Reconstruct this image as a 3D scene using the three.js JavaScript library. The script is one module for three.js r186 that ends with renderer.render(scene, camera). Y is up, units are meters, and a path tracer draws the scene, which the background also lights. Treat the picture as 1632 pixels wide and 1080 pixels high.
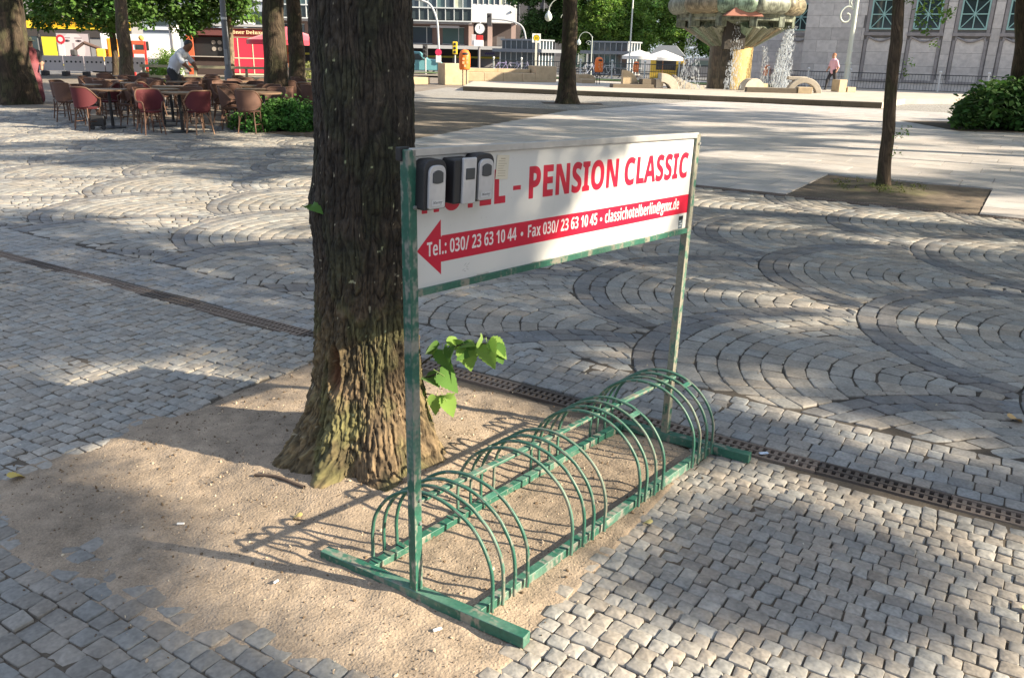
import * as THREE from 'three';
import { mergeGeometries } from 'three/addons/utils/BufferGeometryUtils.js';
import { RoundedBoxGeometry } from 'three/addons/geometries/RoundedBoxGeometry.js';
import { MarchingCubes } from 'three/addons/objects/MarchingCubes.js';

// ---------------------------------------------------------------- camera, sky, sun, exposure
const scene = new THREE.Scene();
const camera = new THREE.PerspectiveCamera(44.5, 1024 / 677, 0.05, 900);
camera.position.set(0, 1.62, 0);
const PITCH = THREE.MathUtils.degToRad(-19.1), ROLL = THREE.MathUtils.degToRad(1.3);
camera.rotation.set(PITCH, 0, ROLL, 'YXZ');
camera.updateMatrixWorld(true);

const renderer = new THREE.WebGLRenderer({ antialias: true });
renderer.toneMapping = THREE.LinearToneMapping;
renderer.toneMappingExposure = 2.9;
renderer.shadowMap.enabled = true;

const SUN = new THREE.Vector3(0.863, 0.438, 0.252).normalize();
const sun = new THREE.DirectionalLight(0xffefd4, 5);
sun.position.copy(SUN).multiplyScalar(60); sun.target.position.set(0, 0, -6);
sun.position.add(sun.target.position);
sun.castShadow = true; sun.shadow.radius = 1.1;
Object.assign(sun.shadow.camera, { left: -50, right: 50, top: 40, bottom: -40, near: 1, far: 200 });
scene.add(sun, sun.target);

{ // clear afternoon sky with thin high cloud
  const w = 512, h = 256, data = new Float32Array(w * h * 4);
  for (let j = 0; j < h; j++) for (let i = 0; i < w; i++) {
    const el = (j + 0.5) / h * Math.PI - Math.PI / 2, az = (i + 0.5) / w * Math.PI * 2;
    const dx = -Math.cos(el) * Math.cos(az), dy = Math.sin(el), dz = -Math.cos(el) * Math.sin(az);
    const c = Math.max(0, dx * SUN.x + dy * SUN.y + dz * SUN.z);
    const k = Math.pow(1 - Math.max(0, dy), 2.2);
    const wisp = 0.5 + 0.5 * Math.sin(dx * 5 + Math.sin(dz * 7 + dy * 3) * 1.7) * Math.sin(dz * 4.3 + Math.sin(dx * 6) * 1.2);
    const cl = 0.22 * wisp * Math.max(0, dy);
    const glow = 0.5 * Math.pow(c, 6) + 1.1 * Math.pow(c, 40);
    const o = (j * w + i) * 4;
    const q = 0.57; data[o] = q * (0.30 + 0.22 * k + cl + glow); data[o + 1] = q * (0.385 + 0.18 * k + cl + glow * 0.93); data[o + 2] = q * (0.56 + 0.06 * k + cl * 0.9 + glow * 0.8); data[o + 3] = 1;
  }
  const sky = new THREE.DataTexture(data, w, h, THREE.RGBAFormat, THREE.FloatType);
  sky.mapping = THREE.EquirectangularReflectionMapping; sky.magFilter = THREE.LinearFilter; sky.needsUpdate = true;
  scene.background = sky; scene.environment = sky;
}

// ---------------------------------------------------------------- helpers
let seed = 20240611;
const rnd = () => { seed |= 0; seed = seed + 0x6D2B79F5 | 0; let t = Math.imul(seed ^ seed >>> 15, 1 | seed); t = t + Math.imul(t ^ t >>> 7, 61 | t) ^ t; return ((t ^ t >>> 14) >>> 0) / 4294967296; };
const rr = (a, b) => a + (b - a) * rnd();
const V = (x, y, z) => new THREE.Vector3(x, y, z);
const lerp = (a, b, t) => a + (b - a) * t, clamp = (x, a = 0, b = 1) => Math.min(b, Math.max(a, x));
const sstep = (a, b, x) => { const t = clamp((x - a) / (b - a)); return t * t * (3 - 2 * t); };
const hash2 = (x, y, s = 0) => { let h = Math.imul(x | 0, 374761393) + Math.imul(y | 0, 668265263) + Math.imul(s | 0, 974711); h = Math.imul(h ^ h >>> 13, 1274126177); return ((h ^ h >>> 16) >>> 0) / 4294967296; };
function vnoise(x, y, s = 0, px = 0, py = 0) {
  const xi = Math.floor(x), yi = Math.floor(y), fx = x - xi, fy = y - yi, u = fx * fx * (3 - 2 * fx), v = fy * fy * (3 - 2 * fy);
  const w = (a, p) => p ? ((a % p) + p) % p : a;
  const a = hash2(w(xi, px), w(yi, py), s), b = hash2(w(xi + 1, px), w(yi, py), s), c = hash2(w(xi, px), w(yi + 1, py), s), d = hash2(w(xi + 1, px), w(yi + 1, py), s);
  return a + (b - a) * u + (c - a) * v + (a - b - c + d) * u * v;
}
function fbm(x, y, oct = 4, s = 0, px = 0, py = 0) { let a = 0, k = 0.5, n = 0; for (let i = 0; i < oct; i++) { a += k * vnoise(x, y, s + i * 17, px, py); n += k; k *= 0.5; x *= 2; y *= 2; px *= 2; py *= 2; } return a / n; }
const toS = (c) => Math.round(255 * clamp(c <= 0.0031308 ? c * 12.92 : 1.055 * Math.pow(c, 1 / 2.4) - 0.055));
function tex(n, fn, srgb = true, rep = 1) { // tiling texture; fn(u,v) gives linear rgb
  const d = new Uint8Array(n * n * 4);
  for (let j = 0; j < n; j++) for (let i = 0; i < n; i++) { const c = fn(i / n, j / n), o = (j * n + i) * 4; for (let k = 0; k < 3; k++) d[o + k] = srgb ? toS(c[k]) : Math.round(255 * clamp(c[k])); d[o + 3] = 255; }
  const t = new THREE.DataTexture(d, n, n); t.wrapS = t.wrapT = THREE.RepeatWrapping; t.magFilter = THREE.LinearFilter; t.minFilter = THREE.LinearMipmapLinearFilter; t.generateMipmaps = true;
  if (srgb) t.colorSpace = THREE.SRGBColorSpace; t.repeat.set(rep, rep); t.needsUpdate = true; return t;
}
const g1 = (f) => (u, v) => { const x = f(u, v); return [x, x, x]; };
const lin = (r, g, b) => new THREE.Color().setRGB(r, g, b);
const M = (r, g, b, o = {}) => new THREE.MeshStandardMaterial({ color: lin(r, g, b), roughness: 0.8, ...o });
const names = {};
const numbered = (n) => { const k = names[n] = (names[n] ?? -1) + 1; return k ? `${n}_${String(k).padStart(3, '0')}` : n; };
function mesh(name, geo, mat, parent) { const m = new THREE.Mesh(geo, mat); m.name = name; m.castShadow = m.receiveShadow = true; if (parent) parent.add(m); return m; }
function tag(o, label, category, group) { o.userData.label = label; o.userData.category = category; if (group) o.userData.group = group; return o; }
function thing(name, label, category, x = 0, y = 0, z = 0, turn = 0, group) { const g = new THREE.Group(); g.name = numbered(name); g.position.set(x, y, z); g.rotation.y = turn; scene.add(g); return tag(g, label, category, group); }
function single(name, label, category, geo, mat, group) { const m = mesh(numbered(name), geo, mat, scene); return tag(m, label, category, group); }
function struct(name, geo, mat) { const m = mesh(name, geo, mat, scene); m.userData.kind = 'structure'; return m; }
function dup(o, label, x, y, z, turn, s = 1) { const c = o.clone(); c.name = numbered(o.name.replace(/_\d{3}$/, '')); c.userData = { ...o.userData }; if (label) c.userData.label = label; c.position.set(x, y, z); c.rotation.y = turn; c.scale.setScalar(s); scene.add(c); return c; }
function uvBox(g, s = 1) { // uv in metres from the dominant axis
  if (!g.attributes.normal) g.computeVertexNormals();
  const p = g.attributes.position, n = g.attributes.normal, uv = new Float32Array(p.count * 2);
  for (let i = 0; i < p.count; i++) { const ax = Math.abs(n.getX(i)), ay = Math.abs(n.getY(i)), az = Math.abs(n.getZ(i)), x = p.getX(i), y = p.getY(i), z = p.getZ(i);
    const [a, b] = ax > ay && ax > az ? [z, y] : ay > az ? [x, z] : [x, y]; uv[i * 2] = a * s; uv[i * 2 + 1] = b * s; }
  g.setAttribute('uv', new THREE.BufferAttribute(uv, 2)); return g;
}
const box = (w, h, d, x = 0, y = 0, z = 0) => uvBox(new THREE.BoxGeometry(w, h, d).translate(x, y, z));
const rbox = (w, h, d, r, x = 0, y = 0, z = 0) => uvBox(new RoundedBoxGeometry(w, h, d, 2, r).translate(x, y, z));
const cyl = (r0, r1, h, x = 0, y = 0, z = 0, seg = 14) => uvBox(new THREE.CylinderGeometry(r1, r0, h, seg).translate(x, y + h / 2, z));
function bar(a, b, r, seg = 8, r2 = r) { const d = b.clone().sub(a), l = d.length(); const g = new THREE.CylinderGeometry(r2, r, l, seg).translate(0, l / 2, 0); g.applyQuaternion(new THREE.Quaternion().setFromUnitVectors(V(0, 1, 0), d.normalize())); return uvBox(g.translate(a.x, a.y, a.z)); }
const tube = (pts, r, n = 24, seg = 8) => uvBox(new THREE.TubeGeometry(new THREE.CatmullRomCurve3(pts), n, r, seg));
const norm = (g) => { const q = g.index ? g.toNonIndexed() : g; for (const k of Object.keys(q.attributes)) if (!['position', 'normal', 'uv'].includes(k)) q.deleteAttribute(k); return q; };
const merge = (a) => mergeGeometries(a.map(norm));
function canvasTex(w, h, draw) { const c = document.createElement('canvas'); c.width = w; c.height = h; draw(c.getContext('2d'), w, h); const t = new THREE.CanvasTexture(c); t.colorSpace = THREE.SRGBColorSpace; return t; }

// the paving grid: s runs along the drain, t away from it
const O0 = [1.9405, -2.7354], DR = [0.8514, 0.5245], ND = [0.5245, -0.8514], TH = -0.5521;
const P = (s, t) => [O0[0] + s * DR[0] + t * ND[0], O0[1] + s * DR[1] + t * ND[1]];
const ST = (x, z) => { const a = x - O0[0], b = z - O0[1]; return [a * DR[0] + b * DR[1], a * ND[0] + b * ND[1]]; };
const viewM = camera.matrixWorldInverse.copy(camera.matrixWorld).invert(), TV = Math.tan(THREE.MathUtils.degToRad(22.25)), TW = TV * 1024 / 677;
function seen(x, z, margin = 0.35) { const v = V(x, 0, z).applyMatrix4(viewM); if (v.z > -0.4) return false; const a = Math.abs(v.x / -v.z), b = v.y / -v.z; const m = margin / -v.z; return a < TW + m && b > -TV - m && b < TV + m; } // is this bit of ground worth building

// ---------------------------------------------------------------- materials
const T = {};
T.granite = tex(256, (u, v) => { const a = fbm(u * 64, v * 64, 2, 3, 64, 64), b = fbm(u * 8, v * 8, 3, 9, 8, 8); const k = 0.8 + 0.4 * (a - 0.5) + 0.36 * (b - 0.5); return [k * 1.0, k * 0.985, k * 0.96].map((x) => x * 0.95); });
T.graniteB = tex(256, g1((u, v) => 0.5 * fbm(u * 24, v * 24, 3, 5, 24, 24) + 0.5 * fbm(u * 64, v * 64, 2, 6, 64, 64)), false);
T.soil = tex(512, (u, v) => { const a = fbm(u * 128, v * 128, 2, 11, 128, 128), b = fbm(u * 12, v * 12, 4, 12, 12, 12), c = vnoise(u * 200, v * 200, 14, 200, 200); let k = 0.64 + 0.34 * (a - 0.5) + 0.42 * (b - 0.5); if (c > 0.95) k *= 1.3; if (c < 0.05) k *= 0.6; return [k, k * 0.93, k * 0.86]; });
T.soilB = tex(512, g1((u, v) => 0.55 * fbm(u * 20, v * 20, 4, 21, 20, 20) + 0.45 * fbm(u * 110, v * 110, 2, 22, 110, 110)), false);
T.patina = tex(256, (u, v) => { const st = fbm(u * 30, v * 3, 4, 35, 30, 3), bl = fbm(u * 7, v * 7, 4, 36, 7, 7); let k = 0.35 + 1.1 * sstep(0.3, 0.75, 0.5 * st + 0.5 * bl); const w = sstep(0.58, 0.72, bl) * 0.5; return [lerp(k * 0.75, 0.95, w), lerp(k * 0.78, 0.97, w), lerp(k * 0.66, 0.9, w)].map((x) => Math.min(1, x)); });
T.plaster = tex(256, (u, v) => { const k = 0.82 + 0.35 * (fbm(u * 6, v * 6, 5, 31, 6, 6) - 0.5) + 0.1 * (vnoise(u * 90, v * 90, 32, 90, 90) - 0.5); return [k, k * 0.99, k * 0.98]; });
T.bark = tex(512, (u, v) => { const w = fbm(u * 6, v * 3, 3, 41, 6, 3) * 0.25, a = fbm((u + w) * 24, v * 5, 4, 42, 24, 5), r = 1 - Math.abs(a - 0.5) * 2, m = fbm(u * 5, v * 4, 3, 44, 5, 4); let k = 0.35 + 0.75 * (1 - r * r) + 0.15 * (vnoise(u * 120, v * 120, 43, 120, 120) - 0.5); const g = sstep(0.5, 0.68, m); return [k * (1 - 0.12 * g), k * (0.86 + 0.08 * g), k * (0.68 - 0.1 * g)]; });
T.barkB = tex(512, g1((u, v) => { const w = fbm(u * 6, v * 3, 3, 41, 6, 3) * 0.25, a = fbm((u + w) * 24, v * 5, 4, 42, 24, 5); return 0.75 * Math.abs(a - 0.5) * 2 + 0.25 * fbm(u * 60, v * 60, 2, 46, 60, 60); }), false);
const paint = (sd, cut, bareC) => tex(512, (u, v) => { const a = 0.55 * fbm(u * 34, v * 34, 5, sd, 34, 34) + 0.45 * fbm(u * 70, v * 9, 3, sd + 7, 70, 9), b = vnoise(u * 150, v * 150, sd + 1, 150, 150), c = fbm(u * 5, v * 5, 4, sd + 2, 5, 5); const bare = sstep(cut - 0.05, cut + 0.11, a + 0.07 * (b - 0.5)), pale = sstep(0.42, 0.7, c) * 0.65; const g = [lerp(0.022, 0.12, pale), lerp(0.11, 0.225, pale), lerp(0.075, 0.17, pale)]; return g.map((x, i) => lerp(x, bareC[i], bare * 0.9) * (0.82 + 0.3 * b)); });
T.green = paint(51, 0.585, [0.23, 0.215, 0.175]); T.green2 = paint(61, 0.52, [0.21, 0.19, 0.15]); T.worn = paint(64, 0.5, [0.24, 0.235, 0.2]); T.worn2 = paint(67, 0.38, [0.24, 0.22, 0.175]);
T.cobbleFar = tex(512, (u, v) => { const n = 20, r = Math.floor(v * n), x = u * n + (r % 2) * 0.5, c = Math.floor(x) % n, fx = x - Math.floor(x), fy = v * n - r; const j = Math.min(fx, 1 - fx, fy, 1 - fy); const k = (0.75 + 0.4 * hash2(c, r, 71)) * (j < 0.09 ? 0.45 : 1) * (0.85 + 0.3 * vnoise(u * 120, v * 120, 72, 120, 120)); return [k, k * 0.98, k * 0.95]; });
const mats = {
  stone: new THREE.MeshStandardMaterial({ vertexColors: true, map: T.granite, bumpMap: T.graniteB, bumpScale: 0.0025, roughness: 0.72 }),
  soil: new THREE.MeshStandardMaterial({ vertexColors: true, map: T.soil, bumpMap: T.soilB, bumpScale: 0.006, roughness: 1 }),
  bed: M(0.15, 0.13, 0.105, { map: T.soil, roughness: 1 }),
  green: new THREE.MeshStandardMaterial({ map: T.green, roughness: 0.5 }),
  green2: new THREE.MeshStandardMaterial({ map: T.green2, roughness: 0.55 }),
  worn: new THREE.MeshStandardMaterial({ map: T.worn, roughness: 0.55 }), worn2: new THREE.MeshStandardMaterial({ map: T.worn2, roughness: 0.55 }),
  iron: M(0.25, 0.2, 0.165, { map: T.plaster, roughness: 0.75, metalness: 0.2 }),
  bark: M(0.085, 0.07, 0.056, { map: T.bark, bumpMap: T.barkB, bumpScale: 0.02, roughness: 0.95 }),
  sand: M(0.56, 0.44, 0.29, { map: T.plaster, roughness: 0.9 }),
  slab: new THREE.MeshStandardMaterial({ vertexColors: true, map: T.plaster, roughness: 0.5 }),
  black: M(0.018, 0.018, 0.02, { roughness: 0.5 }), dark: M(0.05, 0.05, 0.055), white: M(0.75, 0.75, 0.74, { roughness: 0.6 }),
  steel: M(0.42, 0.42, 0.41, { metalness: 0.7, roughness: 0.4 }), grey: M(0.3, 0.31, 0.32), orange: M(0.78, 0.17, 0.02, { roughness: 0.45 }),
  red: M(0.5, 0.03, 0.03, { roughness: 0.6 }), yellow: M(0.72, 0.5, 0.03, { roughness: 0.6 }),
  glassDark: new THREE.MeshPhysicalMaterial({ color: lin(0.03, 0.045, 0.05), roughness: 0.08, specularIntensity: 1 }),
};
const leafMat = (r, g, b, tr = 0.4) => new THREE.MeshPhysicalMaterial({ color: lin(r, g, b), roughness: 0.9, transmission: tr, thickness: 0, side: THREE.DoubleSide, specularIntensity: 0.4 });
const LEAF = { mid: leafMat(0.06, 0.14, 0.025, 0.25), deep: leafMat(0.04, 0.1, 0.025, 0.3), bright: leafMat(0.13, 0.25, 0.04, 0.45) };

// a bunch of small leaves, the unit of every crown and bush
function bunch(n, R, L, W) {
  const pos = [], idx = [];
  for (let i = 0; i < n; i++) {
    const c = V(rr(-1, 1), rr(-0.8, 0.8), rr(-1, 1)); if (c.length() > 1) c.normalize(); c.multiplyScalar(R);
    const d = V(rr(-1, 1), rr(-0.9, 0.3), rr(-1, 1)).normalize(), u = V(rr(-0.5, 0.5), 1, rr(-0.5, 0.5)), sd = d.clone().cross(u).normalize(), up = sd.clone().cross(d);
    const l = L * rr(0.75, 1.2), w = W * rr(0.8, 1.2) / 2, k = pos.length / 3;
    for (const q of [[0, 0, 0], [0.35, 1, 0.12], [0.8, 0.55, 0.1], [1, 0, -0.05], [0.8, -0.55, 0.1], [0.35, -1, 0.12]]) { const p = c.clone().addScaledVector(d, q[0] * l).addScaledVector(sd, q[1] * w).addScaledVector(up, q[2] * w); pos.push(p.x, p.y, p.z); }
    idx.push(k, k + 1, k + 2, k, k + 2, k + 3, k, k + 3, k + 4, k, k + 4, k + 5);
  }
  const g = new THREE.BufferGeometry(); g.setAttribute('position', new THREE.Float32BufferAttribute(pos, 3)); g.setIndex(idx); g.computeVertexNormals(); return g;
}
const BUNCH = [bunch(16, 0.24, 0.15, 0.12), bunch(16, 0.24, 0.15, 0.12), bunch(22, 0.24, 0.11, 0.085)];
function crown(parent, pts, mat, g = 0, name = 'crown') { // pts: [x,y,z,size]
  const im = new THREE.InstancedMesh(BUNCH[g], mat, pts.length), m = new THREE.Matrix4(), q = new THREE.Quaternion(), e = new THREE.Euler(), col = new THREE.Color();
  pts.forEach((p, i) => { e.set(rr(-0.5, 0.5), rr(0, 6.28), rr(-0.5, 0.5)); q.setFromEuler(e); m.compose(V(p[0], p[1], p[2]), q, V(p[3], p[3], p[3])); im.setMatrixAt(i, m); const k = rr(0.7, 1.35), y = rr(0.85, 1.2); im.setColorAt(i, col.setRGB(k * y, k, k * rr(0.7, 1.1))); });
  im.name = name; im.castShadow = im.receiveShadow = true; im.userData.kind = 'stuff'; parent.add(im); return im;
}

// ---------------------------------------------------------------- ground
struct('ground', uvBox(new THREE.PlaneGeometry(700, 700, 1, 1).rotateX(-Math.PI / 2).translate(0, -0.06, -200)), M(0.16, 0.16, 0.165, { map: T.plaster, roughness: 0.95 }));
function sheet(name, poly, y, mat, uvs = 1) { const s = new THREE.Shape(poly.map((p) => new THREE.Vector2(p[0], -p[1]))); const g = new THREE.ShapeGeometry(s).rotateX(-Math.PI / 2).translate(0, y, 0); return struct(name, uvBox(g, uvs), mat); }
sheet('paving_bed', [P(-34, 0.056), P(14, 0.056), P(14, 9.5), P(-34, 9.5)], -0.0165, M(0.075, 0.07, 0.064, { map: T.soil, roughness: 1 }), 1.3);
{ // sandy bedding of the small cobbles, filling the joints unevenly
  const g = new THREE.PlaneGeometry(16, 6.6, 320, 132).rotateX(-Math.PI / 2), p = g.attributes.position; for (let i = 0; i < p.count; i++) { const [x, z] = P(-4 + p.getX(i), -3.356 - p.getZ(i)); p.setXYZ(i, x, -0.0085 + 0.017 * (fbm(x * 3.2, z * 3.2, 3, 85) - 0.5) + 0.006 * (fbm(x * 14, z * 14, 2, 86) - 0.5), z); } g.computeVertexNormals(); struct('front_paving_bed', uvBox(g, 1.3), mats.bed);
  const g2 = new THREE.PlaneGeometry(14, 3, 280, 60).rotateX(-Math.PI / 2), p2 = g2.attributes.position; for (let i = 0; i < p2.count; i++) { const [x, z] = P(-4 + p2.getX(i), 1.56 - p2.getZ(i)); p2.setXYZ(i, x, -0.0085 + 0.013 * (fbm(x * 2.6, z * 2.6, 3, 87) - 0.5), z); } g2.computeVertexNormals(); struct('joint_sand', uvBox(g2, 1.3), M(0.1, 0.09, 0.078, { map: T.soil, roughness: 1 }));
}

class Stones { // collects many laid stones
  constructor() { this.pos = []; this.col = []; this.uv = []; this.idx = []; this.n = 0; }
  add(c, y, col, detail) { // c: four [x,z] corners in order
    const k0 = this.pos.length / 3, cx = (c[0][0] + c[1][0] + c[2][0] + c[3][0]) / 4, cz = (c[0][1] + c[1][1] + c[2][1] + c[3][1]) / 4;
    const ring = []; const al = detail > 1 ? 1 : 0;
    for (let i = 0; i < 4; i++) { const a = c[i], p = c[(i + 3) % 4], q = c[(i + 1) % 4]; if (al) { const k = rr(0.04, 0.13), m = rr(0.04, 0.13); ring.push([lerp(a[0], p[0], k), lerp(a[1], p[1], k)], [lerp(a[0], q[0], m), lerp(a[1], q[1], m)]); } else ring.push(a); }
    const n = ring.length, ou = rnd() * 5, ov = rnd() * 5, tx = rr(-0.03, 0.03), tz = rr(-0.03, 0.03);
    const put = (p, h, k) => { const x = lerp(cx, p[0], k), z = lerp(cz, p[1], k); this.pos.push(x, h + y + (x - cx) * tx + (z - cz) * tz, z); this.col.push(col[0], col[1], col[2]); this.uv.push(x * 1.7 + ou, z * 1.7 + ov); };
    const levels = detail > 1 ? [[-0.022, 1], [-0.0045, 0.985], [-0.0005, 0.93]] : [[-0.02, 1], [-0.001, 0.96]];
    for (const [h, k] of levels) for (const p of ring) put(p, h + (h > -0.02 && detail > 1 ? rr(-0.0016, 0.001) : 0), k);
    put([cx, cz], detail > 1 ? rr(0, 0.003) : 0.001, 0);
    for (let l = 0; l < levels.length - 1; l++) for (let i = 0; i < n; i++) { const a = k0 + l * n + i, b = k0 + l * n + (i + 1) % n; this.idx.push(a, b, a + n, b, b + n, a + n); }
    const top = k0 + (levels.length - 1) * n, ctr = k0 + levels.length * n;
    for (let i = 0; i < n; i++) this.idx.push(top + i, top + (i + 1) % n, ctr);
  }
  geo() { const g = new THREE.BufferGeometry(); g.setAttribute('position', new THREE.Float32BufferAttribute(this.pos, 3)); g.setAttribute('color', new THREE.Float32BufferAttribute(this.col, 3)); g.setAttribute('uv', new THREE.Float32BufferAttribute(this.uv, 2)); g.setIndex(this.idx); g.computeVertexNormals(); const nr = g.attributes.normal; let up = 0; for (let i = 0; i < nr.count; i += 7) up += nr.getY(i); if (up < 0) { const ix = g.index.array; for (let i = 0; i < ix.length; i += 3) { const t = ix[i]; ix[i] = ix[i + 1]; ix[i + 1] = t; } g.computeVertexNormals(); } return g; }
}
function lay(name, stones, piece) { // stones: {c,y,col}; the 300 that show largest become pieces of their own, the rest one joined mass
  const root = new THREE.Group(); root.name = name; root.userData.kind = 'structure'; scene.add(root);
  for (const s of stones) { const x = (s.c[0][0] + s.c[2][0]) / 2, z = (s.c[0][1] + s.c[2][1]) / 2; const v = V(x, 0, z).applyMatrix4(viewM), d = -v.z; s.d = d; const st = 0.80 + 0.4 * fbm(x * 1.1 + 40, z * 1.1, 3, 88); s.col = s.col.map((q) => q * st); const a = Math.abs((s.c[2][0] - s.c[0][0]) * (s.c[3][1] - s.c[1][1]) - (s.c[2][1] - s.c[0][1]) * (s.c[3][0] - s.c[1][0])) / 2; s.size = (Math.abs(v.x / d) < TW && Math.abs(v.y / d) < TV ? 1 : 0.01) * a * 1.62 / d ** 3; }
  stones.sort((a, b) => b.size - a.size);
  const rest = new Stones();
  stones.forEach((s, i) => { if (i < 300) { const g = new Stones(); g.add(s.c, s.y, s.col, 2); mesh(i ? `${piece}_${String(i).padStart(3, '0')}` : piece, g.geo(), mats.stone, root); } else rest.add(s.c, s.y, s.col, s.d < 7 ? 2 : 1); });
  if (stones.length > 300) mesh('distant_' + piece + 's', rest.geo(), mats.stone, root).userData.kind = 'stuff';
  return root;
}
const tone = (base, v, w = 0.06) => { const k = 1 + rr(-v, v), h = rr(-w, w); return [base[0] * k * (1 + h), base[1] * k, base[2] * k * (1 - h)]; };
const GRAN = [0.365, 0.348, 0.32], BAS = [0.222, 0.22, 0.222], SMALL = [0.36, 0.34, 0.31];
const inPit = (s, t, m = 0) => s > -3.36 - m && s < -1.24 + m && t > -1.95 - m && t < -0.06 + m;
const pit3 = (s, t) => s > -2.8 && s < -0.66 && t > 7.45;

{ // large setts laid in overlapping arcs with a dark double course round every arc
  const R = 1.25, W = 0.12, UX = -2.0, UT = -0.14, L = Math.hypot(UX, UT), ax = [UX / L, UT / L]; // ax: from an arc's centre to its tip, in (s,t)
  const centres = [];
  for (let j = -1; j < 10; j++) for (let i = -4; i < 34; i++) for (const h of [0, 0.5]) {
    const tipS = -2.05 + UX * (i + h), tipT = 1.18 + 2.5 * (j + h) + UT * (i + h); centres.push([tipS - ax[0] * R, tipT - ax[1] * R, i + h]);
  }
  const left = (s) => s < -8.6 ? 8.75 : 7.22;
  const stones = [];
  const near = (s, t, i0) => { let best = null; for (const c of centres) if (c[2] < i0 - 0.2 && c[2] > i0 - 1.6) { const d = Math.hypot(s - c[0], t - c[1]); if (d < R && (!best || c[2] < best[2])) best = c; } return best; };
  for (const c of centres) { // nested courses: each arc a little smaller and further on than the last
    const [x, z] = P(c[0], c[1]); if (!seen(x, z, 3)) continue; const base = Math.atan2(ax[1], ax[0]);
    const arcR = (k) => Math.max(0.03, R - 0.62 * k * W), arcC = (k) => { const o = R - k * W - arcR(k); return [c[0] + ax[0] * o, c[1] + ax[1] * o]; };
    for (let k = 0; k < 17; k++) {
      const r1 = arcR(k), r0 = arcR(k + 1), c1 = arcC(k), c0 = arcC(k + 1), span = 1.9, n = Math.max(2, Math.round(2 * span * (r1 + r0) / 2 / (0.134 * rr(0.95, 1.05)))), ph = rr(-0.5, 0.5) * span / n * 1.2;
      const cut = []; for (let a = 0; a <= n; a++) cut.push(base - span + ph + 2 * span * (a + (a && a < n ? rr(-0.14, 0.14) : 0)) / n);
      for (let a = 0; a < n; a++) {
        const at = (an, f) => [lerp(c1[0] + Math.cos(an) * r1, c0[0] + Math.cos(an) * r0, f), lerp(c1[1] + Math.sin(an) * r1, c0[1] + Math.sin(an) * r0, f)];
        const [sm, tm] = at((cut[a] + cut[a + 1]) / 2, 0.5);
        if (tm < 0.56 || tm > left(sm)) continue; if (pit3(sm, tm)) continue;
        const ov = near(sm, tm, c[2]); if (ov && R - Math.hypot(sm - ov[0], tm - ov[1]) > W * 0.4) continue;
        const [wx, wz] = P(sm, tm); if (!seen(wx, wz, 0.5)) continue;
        const f = 0.022, g = 0.0032 / Math.max(0.1, (r1 + r0) / 2), j = () => rr(-0.006, 0.006);
        let cs = [[cut[a] + g, 1 - f], [cut[a] + g, f], [cut[a + 1] - g, f], [cut[a + 1] - g, 1 - f]].map(([an, q]) => { const p = at(an, q); return [p[0] + j(), p[1] + j()]; });
        cs = cs.map(([s, t]) => { const o = near(s, t, c[2]); if (o) { const d = Math.hypot(s - o[0], t - o[1]) || 1, m = (R + 0.006) / d; s = o[0] + (s - o[0]) * m; t = o[1] + (t - o[1]) * m; } return [s, Math.max(0.555, t)]; });
        const area = Math.abs((cs[2][0] - cs[0][0]) * (cs[3][1] - cs[1][1]) - (cs[2][1] - cs[0][1]) * (cs[3][0] - cs[1][0])) / 2; if (area < 0.0018) continue;
        stones.push({ c: cs.map((q) => P(q[0], q[1])), y: rr(-0.004, 0.004), col: k < 2 ? tone(BAS, 0.14) : tone(GRAN, 0.15) });
      }
    }
  }
  lay('fan_paving', stones, 'sett');
}
function rows(name, piece, t0, t1, w, sRange, keep, base, jit = 1, big) {
  const stones = [];
  for (let t = t0, r = 0; t < t1; t += w, r++) {
    const [sa, sb] = sRange; let s = sa + rnd() * w;
    while (s < sb) {
      const len = w * rr(0.82, 1.3), sm = s + len / 2, wob = 0.03 * jit * Math.sin(sm * 2.1 + r * 0.05) + 0.015 * jit * Math.sin(sm * 5.3 + 1.3), tm = t + w / 2 + wob;
      if (keep(sm, tm)) { const [x, z] = P(sm, tm); if (seen(x, z, 0.25)) {
        const g = 0.0014, j = () => rr(-0.006, 0.006) * jit * w / 0.09;
        const cs = [[s + g + j(), t + g + wob + j()], [s + len - g + j(), t + g + wob + j()], [s + len - g + j(), t + w - g + wob + j()], [s + g + j(), t + w - g + wob + j()]];
        stones.push({ c: cs.map((q) => P(q[0], q[1])), y: rr(-0.004, 0.004), col: tone(base, 0.15) });
      } }
      s += len;
    }
  }
  return lay(name, stones, piece);
}
rows('border_paving', 'border_sett', 0.075, 0.545, 0.0785, [-16, 4], () => true, [0.33, 0.325, 0.315], 0.5);
rows('small_cobble_paving', 'cobble', -6.4, -0.09, 0.056, [-1.3, 4.5], (s, t) => !inPit(s, t) && s > -1.4, SMALL);
rows('left_cobble_paving', 'cobble', -2.0, -0.09, 0.063, [-12, -3.2], (s, t) => !inPit(s, t), [0.35, 0.332, 0.302]);
rows('front_cobble_paving', 'cobble', -6.4, -2.01, 0.074, [-9, -1.4], () => true, [0.285, 0.27, 0.247]);

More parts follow.
